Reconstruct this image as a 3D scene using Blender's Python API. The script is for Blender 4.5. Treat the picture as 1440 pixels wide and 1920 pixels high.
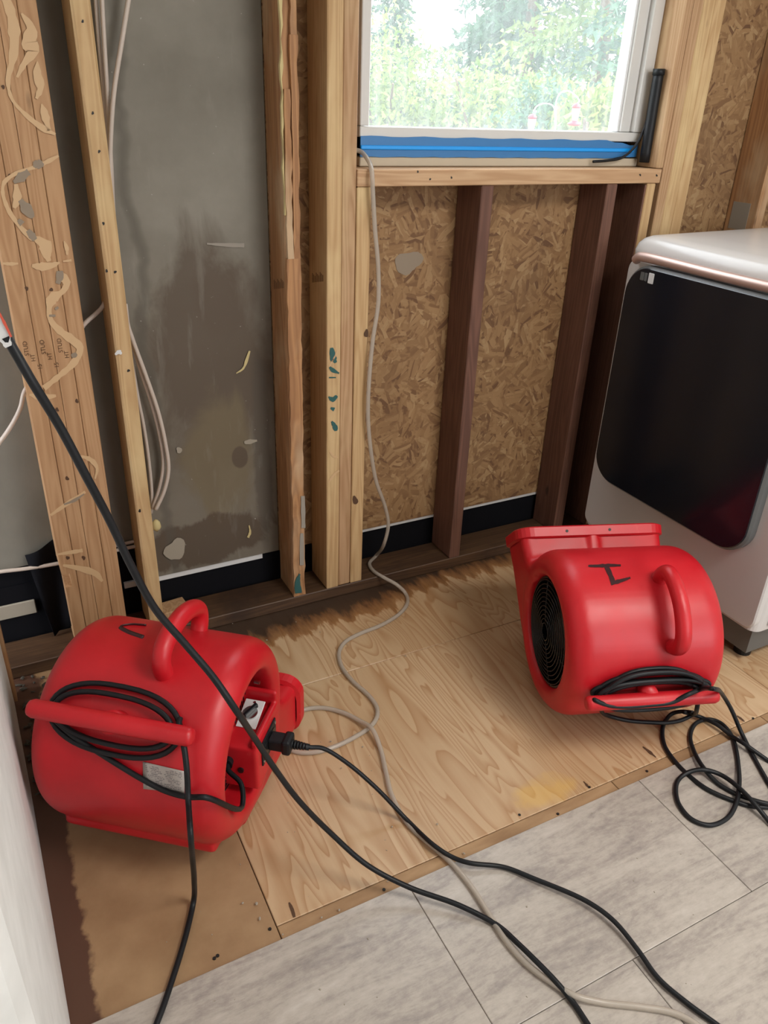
import bpy, bmesh, math, random
import numpy as np
from mathutils import Vector, Matrix

for o in list(bpy.data.objects):
    bpy.data.objects.remove(o, do_unlink=True)
SC = bpy.context.scene
COL = SC.collection
random.seed(4)

# ------------------------------------------------------------------ camera
CAM = np.array([[0.88757, -0.45932, 0.03541], [-0.18747, -0.43033, -0.88299], [0.42081, 0.77707, -0.46806]])
CAM /= np.linalg.norm(CAM, axis=1)[:, None]
FPX, H = 1454.9, 1.38
cd = bpy.data.cameras.new('camera')
cd.sensor_fit = 'VERTICAL'; cd.sensor_height = 24.0; cd.lens = 24.0 * FPX / 1920
cd.clip_start = 0.02; cd.clip_end = 300
cam = bpy.data.objects.new('camera', cd); COL.objects.link(cam)
r, d, f = CAM
cam.matrix_world = Matrix(((r[0], -d[0], -f[0], 0), (r[1], -d[1], -f[1], 0), (r[2], -d[2], -f[2], H), (0, 0, 0, 1)))
SC.camera = cam

# ------------------------------------------------------------------ world, sun, exposure
w = bpy.data.worlds.new('sky'); SC.world = w; w.use_nodes = True
bg = w.node_tree.nodes['Background']
bg.inputs[0].default_value = (0.93, 0.96, 1.0, 1); bg.inputs[1].default_value = 3.3
sd = bpy.data.lights.new('sun', 'SUN'); sd.energy = 3.8; sd.angle = 0.01; sd.color = (1.0, 0.94, 0.82)
sun = bpy.data.objects.new('sun', sd); COL.objects.link(sun)
sun.rotation_euler = Vector((-0.62, 0.55, -0.75)).to_track_quat('-Z', 'Y').to_euler()
def portal(name, loc, rot, sx, sy):
    l = bpy.data.lights.new(name, 'AREA'); l.shape = 'RECTANGLE'; l.size = sx; l.size_y = sy
    l.cycles.is_portal = True
    o = bpy.data.objects.new(name, l); COL.objects.link(o); o.location = loc; o.rotation_euler = rot
portal('window_portal', (1.37, 2.0, 1.80), (math.radians(-90), 0, 0), 0.84, 0.96)
portal('rear_fill_portal', (1.95, -2.48, 1.55), (math.radians(90), 0, 0), 1.7, 1.3)  # admits sky through an unseen rear opening added for brightness
ld = bpy.data.lights.new('ceiling_fill', 'AREA'); ld.shape = 'DISK'; ld.size = 0.9; ld.energy = 22; ld.color = (1.0, 0.95, 0.88)
fill = bpy.data.objects.new('ceiling_fill', ld); COL.objects.link(fill); fill.location = (1.45, -0.35, 2.40)  # unseen light added overhead to brighten the room
vs = SC.view_settings
vs.view_transform = 'Standard'; vs.look = 'None'; vs.gamma = 1.0; vs.use_curve_mapping = False
vs.exposure = 1.08

# ------------------------------------------------------------------ pixel -> place
def ray(u, v):
    return CAM.T @ np.array([(u - 720) / FPX, (v - 960) / FPX, 1.0])
C0 = np.array([0, 0, H])
def onz(u, v, z=0.0):
    q = ray(u, v); return C0 + q * ((z - H) / q[2])
def ony(u, v, y):
    q = ray(u, v); return C0 + q * (y / q[1])
def onx(u, v, x):
    q = ray(u, v); return C0 + q * (x / q[0])
def ond(u, v, dep):
    return C0 + ray(u, v) * dep
Y0, YB = 1.846, 1.967          # front of the studs, sheathing
PLT = 0.037                    # top of the bottom plate

# ------------------------------------------------------------------ materials
class NT:
    def __init__(s, name):
        s.m = bpy.data.materials.new(name); s.m.use_nodes = True
        s.t = s.m.node_tree; s.b = s.t.nodes['Principled BSDF']; s.out = s.t.nodes['Material Output']
    def n(s, typ, ins=None, **kw):
        x = s.t.nodes.new('ShaderNode' + typ)
        for k, v in kw.items(): setattr(x, k, v)
        for k, v in (ins or {}).items(): s.set(x.inputs[k], v)
        return x
    def set(s, sock, v):
        if hasattr(v, 'is_linked') or isinstance(v, bpy.types.NodeSocket): s.t.links.new(v, sock)
        elif isinstance(v, tuple) and len(v) == 3 and sock.type == 'RGBA': sock.default_value = (*v, 1)
        else: sock.default_value = v
    def math(s, op, a, b=0.0, c=0.0, clamp=False):
        x = s.n('Math', operation=op, use_clamp=clamp)
        s.set(x.inputs[0], a); s.set(x.inputs[1], b); s.set(x.inputs[2], c); return x.outputs[0]
    def coord(s, scale=(1, 1, 1), rnd=False, kind='Object', rot=(0, 0, 0)):
        c = s.n('TexCoord').outputs[kind]
        if rnd:
            oi = s.n('ObjectInfo').outputs['Random']
            k = s.math('MULTIPLY', oi, 37.0)
            c = s.n('VectorMath', {0: c, 1: k}, operation='ADD').outputs[0]
        return s.n('Mapping', {'Vector': c, 'Scale': scale, 'Rotation': rot}).outputs[0]
    def noise(s, vec, scale, detail=4.0, rough=0.55, dist=0.0):
        return s.n('TexNoise', {'Vector': vec, 'Scale': scale, 'Detail': detail, 'Roughness': rough, 'Distortion': dist}).outputs['Fac']
    def ramp(s, fac, stops, interp='LINEAR'):
        x = s.n('ValToRGB', {'Fac': fac}); cr = x.color_ramp; cr.interpolation = interp
        while len(cr.elements) > 1: cr.elements.remove(cr.elements[-1])
        cr.elements[0].position = stops[0][0]; cr.elements[0].color = s.c4(stops[0][1])
        for p, c in stops[1:]:
            e = cr.elements.new(p); e.color = s.c4(c)
        return x.outputs[0]
    def c4(s, c):
        return (c, c, c, 1) if not isinstance(c, tuple) else (*c, 1)
    def mix(s, fac, a, b, blend='MIX'):
        x = s.n('Mix', data_type='RGBA', blend_type=blend)
        s.set(x.inputs[0], fac); s.set(x.inputs[6], a); s.set(x.inputs[7], b); return x.outputs[2]
    def bump(s, hgt, strength=0.3, dist=0.002):
        s.set(s.b.inputs['Normal'], s.n('Bump', {'Height': hgt, 'Strength': strength, 'Distance': dist}).outputs[0])
    def base(s, c): s.set(s.b.inputs['Base Color'], c); return s
    def p(s, **kw):
        for k, v in kw.items(): s.set(s.b.inputs[k.replace('_', ' ')], v)
        return s
def srgb(r, g, b):
    return tuple(((c / 255 + 0.055) / 1.055) ** 2.4 if c > 10 else c / 255 / 12.92 for c in (r, g, b))
def plain(name, c, rough=0.5, metal=0.0, **kw):
    t = NT(name); t.base(c).p(Roughness=rough, Metallic=metal, **kw); return t.m

def wood(name, light, dark, axis='z', blotch=None, amt=0.5, rough=0.7):
    t = NT(name)
    lo, hi = 1.3, 26.0
    sc = {'z': (hi, hi, lo), 'x': (lo, hi, hi), 'y': (hi, lo, hi)}[axis]
    v = t.coord(sc, rnd=True)
    n1 = t.noise(v, 1.0, 2.0, 0.4, 0.4)
    ring = t.math('PINGPONG', t.math('MULTIPLY', n1, 9.0), 0.5)
    fine = t.noise(t.coord(tuple(k * 9 for k in sc), rnd=True), 1.0, 3.0)
    c = t.mix(t.ramp(ring, [(0.05, 0.75), (0.45, 0.0)]), light, dark)
    c = t.mix(t.math('MULTIPLY', fine, 0.35), c, dark)
    big = t.noise(t.coord((5, 5, 2.2), rnd=True), 1.0, 4.0, 0.6)
    if blotch: c = t.mix(t.math('MULTIPLY', t.ramp(big, [(0.5, 0.0), (0.66, 1.0)]), amt), c, blotch)
    kn = t.n('TexVoronoi', {'Vector': t.coord(tuple(k * .55 for k in ({'z': (14, 14, 5.5), 'x': (5.5, 14, 14), 'y': (14, 5.5, 14)}[axis])), rnd=True), 'Scale': 1.0}).outputs['Distance']
    c = t.mix(t.ramp(kn, [(0.045, 0.75), (0.085, 0.0)]), c, tuple(k * .22 for k in dark))
    t.base(c).p(Roughness=rough); t.bump(fine, 0.25, 0.001)
    return t.m
PINE = wood('pine_stud', (0.50, 0.315, 0.175), (0.34, 0.185, 0.085), blotch=(0.62, 0.46, 0.25), amt=.5)
PINE2 = wood('pine_yellow', (0.58, 0.395, 0.205), (0.43, 0.26, 0.115), blotch=(0.72, 0.56, 0.30), amt=.55)
POST = wood('pine_post', (0.50, 0.30, 0.155), (0.37, 0.195, 0.09), blotch=(0.42, 0.22, 0.09), amt=.3)
FIR = wood('fir_dark', (0.17, 0.078, 0.050), (0.095, 0.040, 0.026), blotch=(0.20, 0.095, 0.065), amt=.5)
CEDAR = wood('stud_worn', (0.46, 0.24, 0.105), (0.26, 0.12, 0.05), blotch=(0.55, 0.40, 0.25), amt=.8)
SILLW = wood('pine_sill', (0.58, 0.38, 0.22), (0.42, 0.24, 0.12), axis='x')
PLATEW = wood('wet_plate', (0.105, 0.055, 0.026), (0.045, 0.021, 0.011), axis='x', blotch=(0.035, 0.018, 0.011), amt=.8, rough=.55)

def osb():
    t = NT('osb'); cols = None
    v0 = t.coord((1, 1, 1))
    for k, (sc1, sx, sy, off) in enumerate(((12, 9, 66, 0.0), (17, 12, 95, 3.7))):
        v = t.n('VectorMath', {0: v0, 1: (off, off, off)}, operation='ADD').outputs[0]
        warp = t.n('TexNoise', {'Vector': v, 'Scale': 9.0, 'Detail': 2.0}).outputs['Color']
        vw = t.n('VectorMath', {0: t.n('VectorMath', {0: warp, 1: (.032, .032, .032)}, operation='MULTIPLY').outputs[0], 1: v}, operation='ADD').outputs[0]
        cell = t.n('TexVoronoi', {'Vector': vw, 'Scale': sc1}).outputs['Color']
        ang = t.math('MULTIPLY', t.n('SeparateColor', {'Color': cell}).outputs[0], 6.28)
        vr = t.n('VectorRotate', {'Vector': vw, 'Angle': ang}, rotation_type='Y_AXIS').outputs[0]
        vm = t.n('Mapping', {'Vector': vr, 'Scale': (sx, 1, sy)}).outputs[0]
        c2 = t.n('TexVoronoi', {'Vector': vm, 'Scale': 1.0}).outputs['Color']
        rv = t.n('SeparateColor', {'Color': c2}).outputs[1]
        col = t.ramp(rv, [(0.0, (0.11, 0.050, 0.022)), (0.12, (0.20, 0.105, 0.045)), (0.5, (0.29, 0.165, 0.072)), (0.85, (0.36, 0.215, 0.098)), (1.0, (0.44, 0.29, 0.145))])
        gr = t.noise(t.n('Mapping', {'Vector': vr, 'Scale': (12, 1, 160)}).outputs[0], 1.0, 3.0)
        col = t.mix(t.math('MULTIPLY', gr, 0.45), col, (0.20, 0.095, 0.034))
        cols = col if cols is None else t.mix(t.ramp(t.noise(v0, 30.0, 2.0), [(0.45, 0.0), (0.52, 1.0)]), cols, col)
    sp = t.noise(t.coord((60, 1, 190), rot=(0, .6, 0)), 1.0, 2.0)
    cols = t.mix(t.ramp(sp, [(0.68, 0.0), (0.74, 0.8)]), cols, (0.05, 0.022, 0.012))
    big = t.noise(t.coord((3, 3, 2)), 1.0, 4.0)
    cols = t.mix(t.ramp(big, [(0.52, 0.0), (0.72, 0.35)]), cols, (0.13, 0.07, 0.035))
    t.base(cols).p(Roughness=0.75); t.bump(sp, 0.3, 0.001)
    return t.m
OSB = osb()

def greyboard():
    t = NT('stained_sheathing')
    v = t.coord((1, 1, 1))
    z = t.n('SeparateXYZ', {'Vector': v}).outputs[2]
    x = t.n('SeparateXYZ', {'Vector': v}).outputs[0]
    n = t.noise(v, 4.0, 6.0, 0.6); n2 = t.noise(t.coord((7, 7, 2.2)), 1.0, 5.0, 0.62, 0.6)
    base = t.ramp(n, [(0.3, (0.18, 0.165, 0.135)), (0.7, (0.255, 0.237, 0.20))])
    def ell(u, v_, ru, rv, amp, lo, hi):
        q = ony(u, v_, YB); k = float((q - C0) @ CAM[2]) / FPX
        dx = t.math('MULTIPLY', t.math('SUBTRACT', x, float(q[0])), 1 / (ru * k)); dz = t.math('MULTIPLY', t.math('SUBTRACT', z, float(q[2])), 1 / (rv * k * 1.1))
        r_ = t.math('SQRT', t.math('ADD', t.math('MULTIPLY', dx, dx), t.math('MULTIPLY', dz, dz)))
        r_ = t.math('ADD', r_, t.math('MULTIPLY', t.math('SUBTRACT', n2, 0.5), amp))
        return t.n('MapRange', {'Value': r_, 1: hi, 2: lo}).outputs[0]
    n2 = t.noise(t.coord((9, 9, 5)), 1.0, 6.0, 0.6, 0.5)
    c = base
    top = t.n('MapRange', {'Value': z, 1: 0.75, 2: 1.1, 3: 0.55, 4: 0.0}).outputs[0]
    c = t.mix(top, c, (0.13, 0.10, 0.068))
    c = t.mix(t.math('MULTIPLY', ell(400, 700, 120, 210, 1.6, 0.7, 1.15), 0.75), c, (0.088, 0.062, 0.043))
    c = t.mix(t.math('MULTIPLY', ell(430, 560, 60, 70, 1.8, 0.6, 1.0), 0.35), c, (0.10, 0.072, 0.052))
    c = t.mix(t.math('MULTIPLY', ell(410, 860, 72, 125, 1.5, 0.75, 1.1), 0.8), c, (0.165, 0.130, 0.078))
    c = t.mix(t.math('MULTIPLY', ell(450, 858, 17, 22, 0.5, 0.85, 1.0), 0.8), c, (0.085, 0.060, 0.042))
    c = t.mix(t.math('MULTIPLY', ell(395, 1010, 130, 48, 1.6, 0.85, 1.0), 0.8), c, (0.078, 0.052, 0.033))
    c = t.mix(t.math('MULTIPLY', ell(492, 860, 20, 200, 1.4, 0.7, 1.0), 0.7), c, (0.088, 0.072, 0.056))
    # dark tide line wandering down the left side
    line = t.math('ABSOLUTE', t.math('ADD', t.math('SUBTRACT', x, 0.372), t.math('MULTIPLY', t.math('SUBTRACT', t.noise(t.coord((1, 1, 3.2)), 1.0, 4.0, 0.6), 0.5), 0.16)))
    c = t.mix(t.ramp(line, [(0.0, 0.6), (0.010, 0.45), (0.020, 0.0)]), c, (0.095, 0.085, 0.068))
    c = t.mix(t.ramp(t.noise(t.coord((26, 26, 5)), 1.0, 4.0), [(0.60, 0.0), (0.72, 0.22)]), c, (0.33, 0.31, 0.27))
    dots = t.ramp(t.noise(v, 85.0, 2.0), [(0.74, 0.0), (0.78, 0.7)])
    c = t.mix(dots, c, (0.44, 0.42, 0.38))
    t.base(c).p(Roughness=0.85); t.bump(n, 0.2, 0.003)
    return t.m
GREY = greyboard()
def drip():
    t = NT('grey_sheathing_dark'); n = t.noise(t.coord((5, 5, 3)), 1.0, 6.0)
    t.base(t.ramp(n, [(0.3, (0.13, 0.12, 0.097)), (0.7, (0.21, 0.195, 0.162))])).p(Roughness=0.9); return t.m
GREYD = drip()

def plywood():
    t = NT('plywood')
    v = t.coord((8.0, 1.35, 1), rnd=True)
    hfield = t.noise(v, 1.0, 2.2, 0.5, 0.7)
    line = t.math('FRACT', t.math('MULTIPLY', hfield, 17.0))
    lw = t.ramp(line, [(0.0, 0.95), (0.10, 0.62), (0.45, 0.16), (0.7, 0.0), (0.94, 0.0), (1.0, 0.95)])
    fine = t.noise(t.coord((160, 9, 1), rnd=True), 1.0, 3.0)
    tone = t.noise(t.coord((3.0, 1.1, 1), rnd=True), 1.0, 3.0)
    c = t.ramp(tone, [(0.3, (0.50, 0.335, 0.19)), (0.7, (0.63, 0.455, 0.285))])
    c = t.mix(t.math('MULTIPLY', lw, 0.85), c, (0.37, 0.19, 0.08))
    c = t.mix(t.math('MULTIPLY', fine, 0.28), c, (0.36, 0.20, 0.085))
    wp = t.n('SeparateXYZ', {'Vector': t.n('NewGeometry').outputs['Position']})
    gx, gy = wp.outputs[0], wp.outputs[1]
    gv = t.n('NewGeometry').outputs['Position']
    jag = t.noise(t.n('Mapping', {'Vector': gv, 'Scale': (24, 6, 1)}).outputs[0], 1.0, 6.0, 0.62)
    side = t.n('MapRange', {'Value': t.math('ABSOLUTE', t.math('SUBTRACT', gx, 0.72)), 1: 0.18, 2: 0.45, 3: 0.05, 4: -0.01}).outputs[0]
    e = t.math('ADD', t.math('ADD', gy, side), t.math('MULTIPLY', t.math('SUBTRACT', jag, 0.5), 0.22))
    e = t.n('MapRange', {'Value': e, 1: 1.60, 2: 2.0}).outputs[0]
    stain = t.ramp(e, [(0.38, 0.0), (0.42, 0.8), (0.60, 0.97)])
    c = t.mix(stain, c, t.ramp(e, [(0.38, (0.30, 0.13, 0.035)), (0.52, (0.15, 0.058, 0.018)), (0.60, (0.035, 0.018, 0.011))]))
    spl = t.noise(t.n('Mapping', {'Vector': gv, 'Scale': (16, 16, 1)}).outputs[0], 1.0, 3.0)
    c = t.mix(t.ramp(spl, [(0.73, 0.0), (0.77, 0.5)]), c, (0.68, 0.6, 0.5))
    yl = t.math('ADD', t.math('POWER', t.math('MULTIPLY', t.math('SUBTRACT', gx, 0.95), 11.0), 2.0), t.math('POWER', t.math('MULTIPLY', t.math('SUBTRACT', gy, 0.94), 22.0), 2.0))
    yl = t.math('ADD', yl, t.math('MULTIPLY', t.math('SUBTRACT', spl, .5), 2.0))
    c = t.mix(t.ramp(yl, [(0.2, 0.45), (1.0, 0.0)]), c, (0.66, 0.40, 0.08))
    t.base(c).p(Roughness=0.42); t.bump(fine, 0.15, 0.001)
    return t.m
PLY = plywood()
def hardboard():
    t = NT('underlayment'); v = t.coord((1, 1, 1))
    n = t.noise(v, 7.0, 6.0, 0.6)
    c = t.ramp(n, [(0.3, (0.27, 0.155, 0.075)), (0.7, (0.40, 0.255, 0.135))])
    x = t.n('SeparateXYZ', {'Vector': t.n('NewGeometry').outputs['Position']}).outputs[0]
    e = t.math('ADD', x, t.math('MULTIPLY', t.math('SUBTRACT', t.noise(v, 22.0, 4.0), 0.5), 0.05))
    c = t.mix(t.n('MapRange', {'Value': e, 1: -0.026, 2: -0.036}).outputs[0], c, (0.095, 0.042, 0.024))
    sp = t.noise(v, 60.0, 2.0)
    c = t.mix(t.ramp(sp, [(0.75, 0.0), (0.79, 0.6)]), c, (0.12, 0.07, 0.04))
    t.base(c).p(Roughness=0.6); return t.m
HARD = hardboard()
def mdf():
    t = NT('fibreboard_strip'); n = t.noise(t.coord((9, 30, 1), rnd=True), 1.0, 5.0)
    t.base(t.ramp(n, [(0.3, (0.27, 0.155, 0.075)), (0.7, (0.42, 0.265, 0.14))])).p(Roughness=0.65); return t.m
MDF = mdf()
def vinyl():
    t = NT('vinyl_plank')
    a = t.noise(t.coord((4.2, 19, 1), rnd=True), 1.0, 9.0, 0.70, 0.7)
    b = t.noise(t.coord((16, 90, 1), rnd=True), 1.0, 6.0, 0.75)
    g = t.noise(t.coord((60, 90, 1), rnd=True), 1.0, 4.0, 0.7)
    k = t.math('ADD', t.math('MULTIPLY', a, 0.55), t.math('ADD', t.math('MULTIPLY', b, 0.24), t.math('MULTIPLY', g, 0.21)))
    c = t.ramp(k, [(0.34, (0.22, 0.195, 0.182)), (0.45, (0.345, 0.302, 0.27)), (0.52, (0.43, 0.382, 0.335)), (0.60, (0.49, 0.44, 0.39)), (0.70, (0.56, 0.52, 0.47))])
    t.base(c).p(Roughness=0.34); t.bump(g, 0.12, 0.0006); return t.m
VINYL = vinyl()
def drywall():
    t = NT('drywall'); n = t.noise(t.coord((14, 14, 14)), 1.0, 6.0)
    t.base(t.ramp(n, [(0.3, (0.66, 0.66, 0.64)), (0.7, (0.76, 0.76, 0.74))])).p(Roughness=0.75); t.bump(n, .15, .002); return t.m
DRY = drywall()
def redplastic():
    t = NT('red_plastic'); n = t.noise(t.coord((1, 1, 1)), 9.0, 5.0); f = t.noise(t.coord((1, 1, 1)), 420.0, 2.0)
    c = t.ramp(n, [(0.3, (0.46, 0.006, 0.013)), (0.7, (0.57, 0.011, 0.019))])
    sc = t.noise(t.coord((30, 6, 18)), 1.0, 5.0, 0.7)
    c = t.mix(t.ramp(sc, [(0.66, 0.0), (0.74, 0.25)]), c, (0.70, 0.13, 0.11))
    t.base(c).p(Roughness=t.ramp(n, [(0.3, 0.36), (0.7, 0.46)])); t.bump(f, 0.08, 0.0006); return t.m
RED = redplastic()
BLACK = plain('black_rubber', (0.008, 0.009, 0.011), 0.45, **{'Specular_IOR_Level': .3})
BLACKM = plain('black_wire', (0.008, 0.008, 0.009), 0.3)
MEMB = plain('black_membrane', (0.008, 0.008, 0.010), 0.85, **{'Specular_IOR_Level': .05})
WHITEP = plain('white_plastic', (0.66, 0.66, 0.66), 0.35)
VINYLW = plain('window_vinyl', (0.62, 0.61, 0.59), 0.4)
ROMEX = plain('cable_sheath', (0.55, 0.47, 0.41), 0.45)
CHROME = plain('zinc_metal', (0.62, 0.62, 0.62), 0.25, 1.0)
STEEL = plain('dark_nail', (0.03, 0.028, 0.026), 0.5, 0.6)
ENAMEL = plain('dryer_enamel', (0.60, 0.575, 0.56), 0.22)
ROSE = plain('rose_trim', (0.62, 0.45, 0.40), 0.42, 0.6)
GLASSB = plain('black_door_glass', (0.006, 0.009, 0.015), 0.2)
DGREY = plain('door_edge_grey', (0.11, 0.115, 0.115), 0.35)
TAPE = plain('blue_tape', (0.03, 0.17, 0.42), 0.45)
TAPE_LIT = plain('blue_tape_lit', (0.0, 0.30, 0.85), 0.35)  # brighter blue paints the lit stripe across the tape
FOAM = plain('spray_foam', (0.55, 0.45, 0.22), 0.8)
GLUE = plain('dried_adhesive', (0.58, 0.385, 0.21), 0.6)
GLUEG = plain('grey_adhesive', (0.27, 0.21, 0.15), 0.7)
PASTE = plain('plaster', (0.33, 0.29, 0.23), 0.8)
TEAL = plain('teal_paint', (0.025, 0.10, 0.095), 0.7)
INK = plain('marker_ink', (0.035, 0.006, 0.008), 0.4)
DIRT = plain('dirt', (0.075, 0.066, 0.052), 0.9)
KNOT = plain('knot_wood', (0.085, 0.04, 0.018), 0.7)
STAMP = plain('mill_stamp', (0.13, 0.065, 0.03), 0.8)
TAN = plain('caulked_filler', (0.52, 0.44, 0.33), 0.7)
PATCH = plain('grey_patch', (0.30, 0.27, 0.23), 0.8)
ORANGE = plain('red_stripe', (0.6, 0.09, 0.05), 0.5)
GLASSC = plain('feeder_glass', (0.42, 0.36, 0.34), 0.15)
BARK = plain('bark', (0.10, 0.06, 0.04), 0.9)
FEEDR = plain('feeder_red', (0.36, 0.004, 0.02), 0.4)
HOOK = plain('hook_paint', (0.45, 0.45, 0.43), 0.4)
def hosemat():
    t = NT('clear_tube'); t.base((0.55, 0.49, 0.42)).p(Roughness=0.25)
    tr = t.n('BsdfTransparent', {'Color': (0.93, 0.9, 0.86)})
    mx = t.n('MixShader', {0: 0.45}); t.set(mx.inputs[1], t.b.outputs[0]); t.set(mx.inputs[2], tr.outputs[0])
    t.set(t.out.inputs[0], mx.outputs[0]); return t.m
HOSE = hosemat()
def pane():
    t = NT('hazy_pane'); t.t.nodes.remove(t.b)
    tr = t.n('BsdfTransparent', {'Color': (0.98, 0.99, 1.0)}); dl = t.n('BsdfTranslucent', {'Color': (0.92, 0.96, 1.0)})
    st = t.noise(t.coord((60, 1, 2.5)), 1.0, 5.0)
    m1 = t.n('MixShader', {0: t.ramp(st, [(0.3, 0.06), (0.75, 0.11)])}); t.set(m1.inputs[1], tr.outputs[0]); t.set(m1.inputs[2], dl.outputs[0])  # streaky scatter clouds the view through the pane
    g = t.n('BsdfGlossy', {'Roughness': 0.03}); m2 = t.n('MixShader', {0: 0.04}); t.set(m2.inputs[1], m1.outputs[0]); t.set(m2.inputs[2], g.outputs[0])
    t.set(t.out.inputs[0], m2.outputs[0]); return t.m
PANE = pane()
def leaf(name, a, b):
    t = NT(name); n = t.noise(t.coord((1, 1, 1)), 1.7, 4.0)
    c = t.ramp(n, [(0.35, a), (0.65, b)])
    t.base(c).p(Roughness=0.6)
    tl = t.n('BsdfTranslucent', {'Color': c}); mx = t.n('MixShader', {0: 0.35}); t.set(mx.inputs[1], t.b.outputs[0]); t.set(mx.inputs[2], tl.outputs[0])
    t.set(t.out.inputs[0], mx.outputs[0]); return t.m
FIRG = leaf('fir_needles', (0.03, 0.085, 0.06), (0.075, 0.16, 0.085))
BRTG = leaf('bright_leaves', (0.09, 0.17, 0.045), (0.24, 0.29, 0.07))
def grassm():
    t = NT('lawn'); n = t.noise(t.coord((1, 1, 1)), 3.0, 6.0); t.base(t.ramp(n, [(0.3, (0.05, 0.11, 0.03)), (0.7, (0.13, 0.20, 0.06))])).p(Roughness=0.9); return t.m
LAWN = grassm()
def labelm():
    t = NT('rating_label'); v = t.coord((1, 1, 1), kind='UV')
    s = t.n('SeparateXYZ', {'Vector': v}); x, y = s.outputs[0], s.outputs[1]
    rows = t.math('LESS_THAN', t.math('FRACT', t.math('MULTIPLY', y, 15.0)), 0.5)
    wn = t.noise(t.n('Mapping', {'Vector': v, 'Scale': (26, 15, 1)}).outputs[0], 1.0, 2.0)
    blk = t.noise(t.n('Mapping', {'Vector': v, 'Scale': (5, 4, 1)}).outputs[0], 1.0, 1.0)
    ink = t.math('MULTIPLY', rows, t.math('MULTIPLY', t.math('GREATER_THAN', wn, 0.46), t.math('GREATER_THAN', blk, 0.44)))
    edge = t.math('MULTIPLY', t.math('LESS_THAN', t.math('ABSOLUTE', t.math('SUBTRACT', x, .5)), .44), t.math('LESS_THAN', t.math('ABSOLUTE', t.math('SUBTRACT', y, .5)), .43))
    t.base(t.mix(t.math('MULTIPLY', t.math('MULTIPLY', ink, edge), 0.8), (0.42, 0.37, 0.34), (0.08, 0.07, 0.08))).p(Roughness=0.35); return t.m
LABEL = labelm()

# ------------------------------------------------------------------ mesh helpers
def link(name, me, mat, parent=None, loc=(0, 0, 0), rot=(0, 0, 0), smooth=False):
    me.name = name
    o = bpy.data.objects.new(name, me); COL.objects.link(o)
    if mat is not None and not me.materials: me.materials.append(mat)
    o.location = loc; o.rotation_euler = rot
    if parent is not None: o.parent = parent
    if smooth: me.polygons.foreach_set('use_smooth', [True] * len(me.polygons))
    return o
def tag(o, label=None, cat=None, group=None, kind=None):
    if label: o['label'] = label
    if cat: o['category'] = cat
    if group: o['group'] = group
    if kind: o['kind'] = kind
    return o
def empty(name, loc=(0, 0, 0), rotz=0.0):
    o = bpy.data.objects.new(name, None); COL.objects.link(o); o.location = loc; o.rotation_euler = (0, 0, rotz)
    o.empty_display_size = .05
    return o
def done(bm):
    me = bpy.data.meshes.new('m'); bmesh.ops.recalc_face_normals(bm, faces=bm.faces[:]); bm.to_mesh(me); bm.free(); return me
def box(x0, x1, y0, y1, z0, z1, bev=0.0, seg=1):
    bm = bmesh.new(); add_box(bm, x0, x1, y0, y1, z0, z1)
    if bev: bmesh.ops.bevel(bm, geom=bm.edges[:], offset=bev, segments=seg, affect='EDGES', profile=0.5)
    return done(bm)
def add_box(bm, x0, x1, y0, y1, z0, z1):
    vs = [bm.verts.new(p) for p in ((x0, y0, z0), (x1, y0, z0), (x1, y1, z0), (x0, y1, z0), (x0, y0, z1), (x1, y0, z1), (x1, y1, z1), (x0, y1, z1))]
    for q in ((0, 3, 2, 1), (4, 5, 6, 7), (0, 1, 5, 4), (1, 2, 6, 5), (2, 3, 7, 6), (3, 0, 4, 7)): bm.faces.new([vs[i] for i in q])
def prism(poly, axis, a0, a1):
    """polygon extruded along an axis: poly in the other two axes (in xyz order)"""
    bm = bmesh.new(); rings = []
    for a in (a0, a1):
        ring = []
        for p in poly:
            q = list(p); q.insert('xyz'.index(axis), a); ring.append(bm.verts.new(q))
        rings.append(ring)
    n = len(poly)
    for i in range(n): bm.faces.new([rings[0][i], rings[0][(i + 1) % n], rings[1][(i + 1) % n], rings[1][i]])
    bm.faces.new(rings[0]); bm.faces.new(rings[1][::-1])
    return bm
def rounded(w0, w1, h0, h1, rad, n=6):
    pts = []
    for cx, cy, a in ((w1 - rad, h1 - rad, 0), (w0 + rad, h1 - rad, 90), (w0 + rad, h0 + rad, 180), (w1 - rad, h0 + rad, 270)):
        for k in range(n + 1):
            t = math.radians(a + 90 * k / n); pts.append((cx + rad * math.cos(t), cy + rad * math.sin(t)))
    return pts
def spline(pts, per=8):
    P = [np.asarray(p, float) for p in pts]
    P = [2 * P[0] - P[1]] + P + [2 * P[-1] - P[-2]]
    out = []
    for i in range(1, len(P) - 2):
        p0, p1, p2, p3 = P[i - 1:i + 3]
        a, b, c = (max(np.linalg.norm(q - p), 1e-6) ** .5 for p, q in ((p0, p1), (p1, p2), (p2, p3)))
        m1 = (p2 - p1) + b * ((p1 - p0) / a - (p2 - p0) / (a + b)); m2 = (p2 - p1) + b * ((p3 - p2) / c - (p3 - p1) / (b + c))
        for k in range(per):
            t = k / per
            out.append((2 * t**3 - 3 * t**2 + 1) * p1 + (t**3 - 2 * t**2 + t) * m1 + (-2 * t**3 + 3 * t**2) * p2 + (t**3 - t**2) * m2)
    out.append(P[-2]); return out
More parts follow.
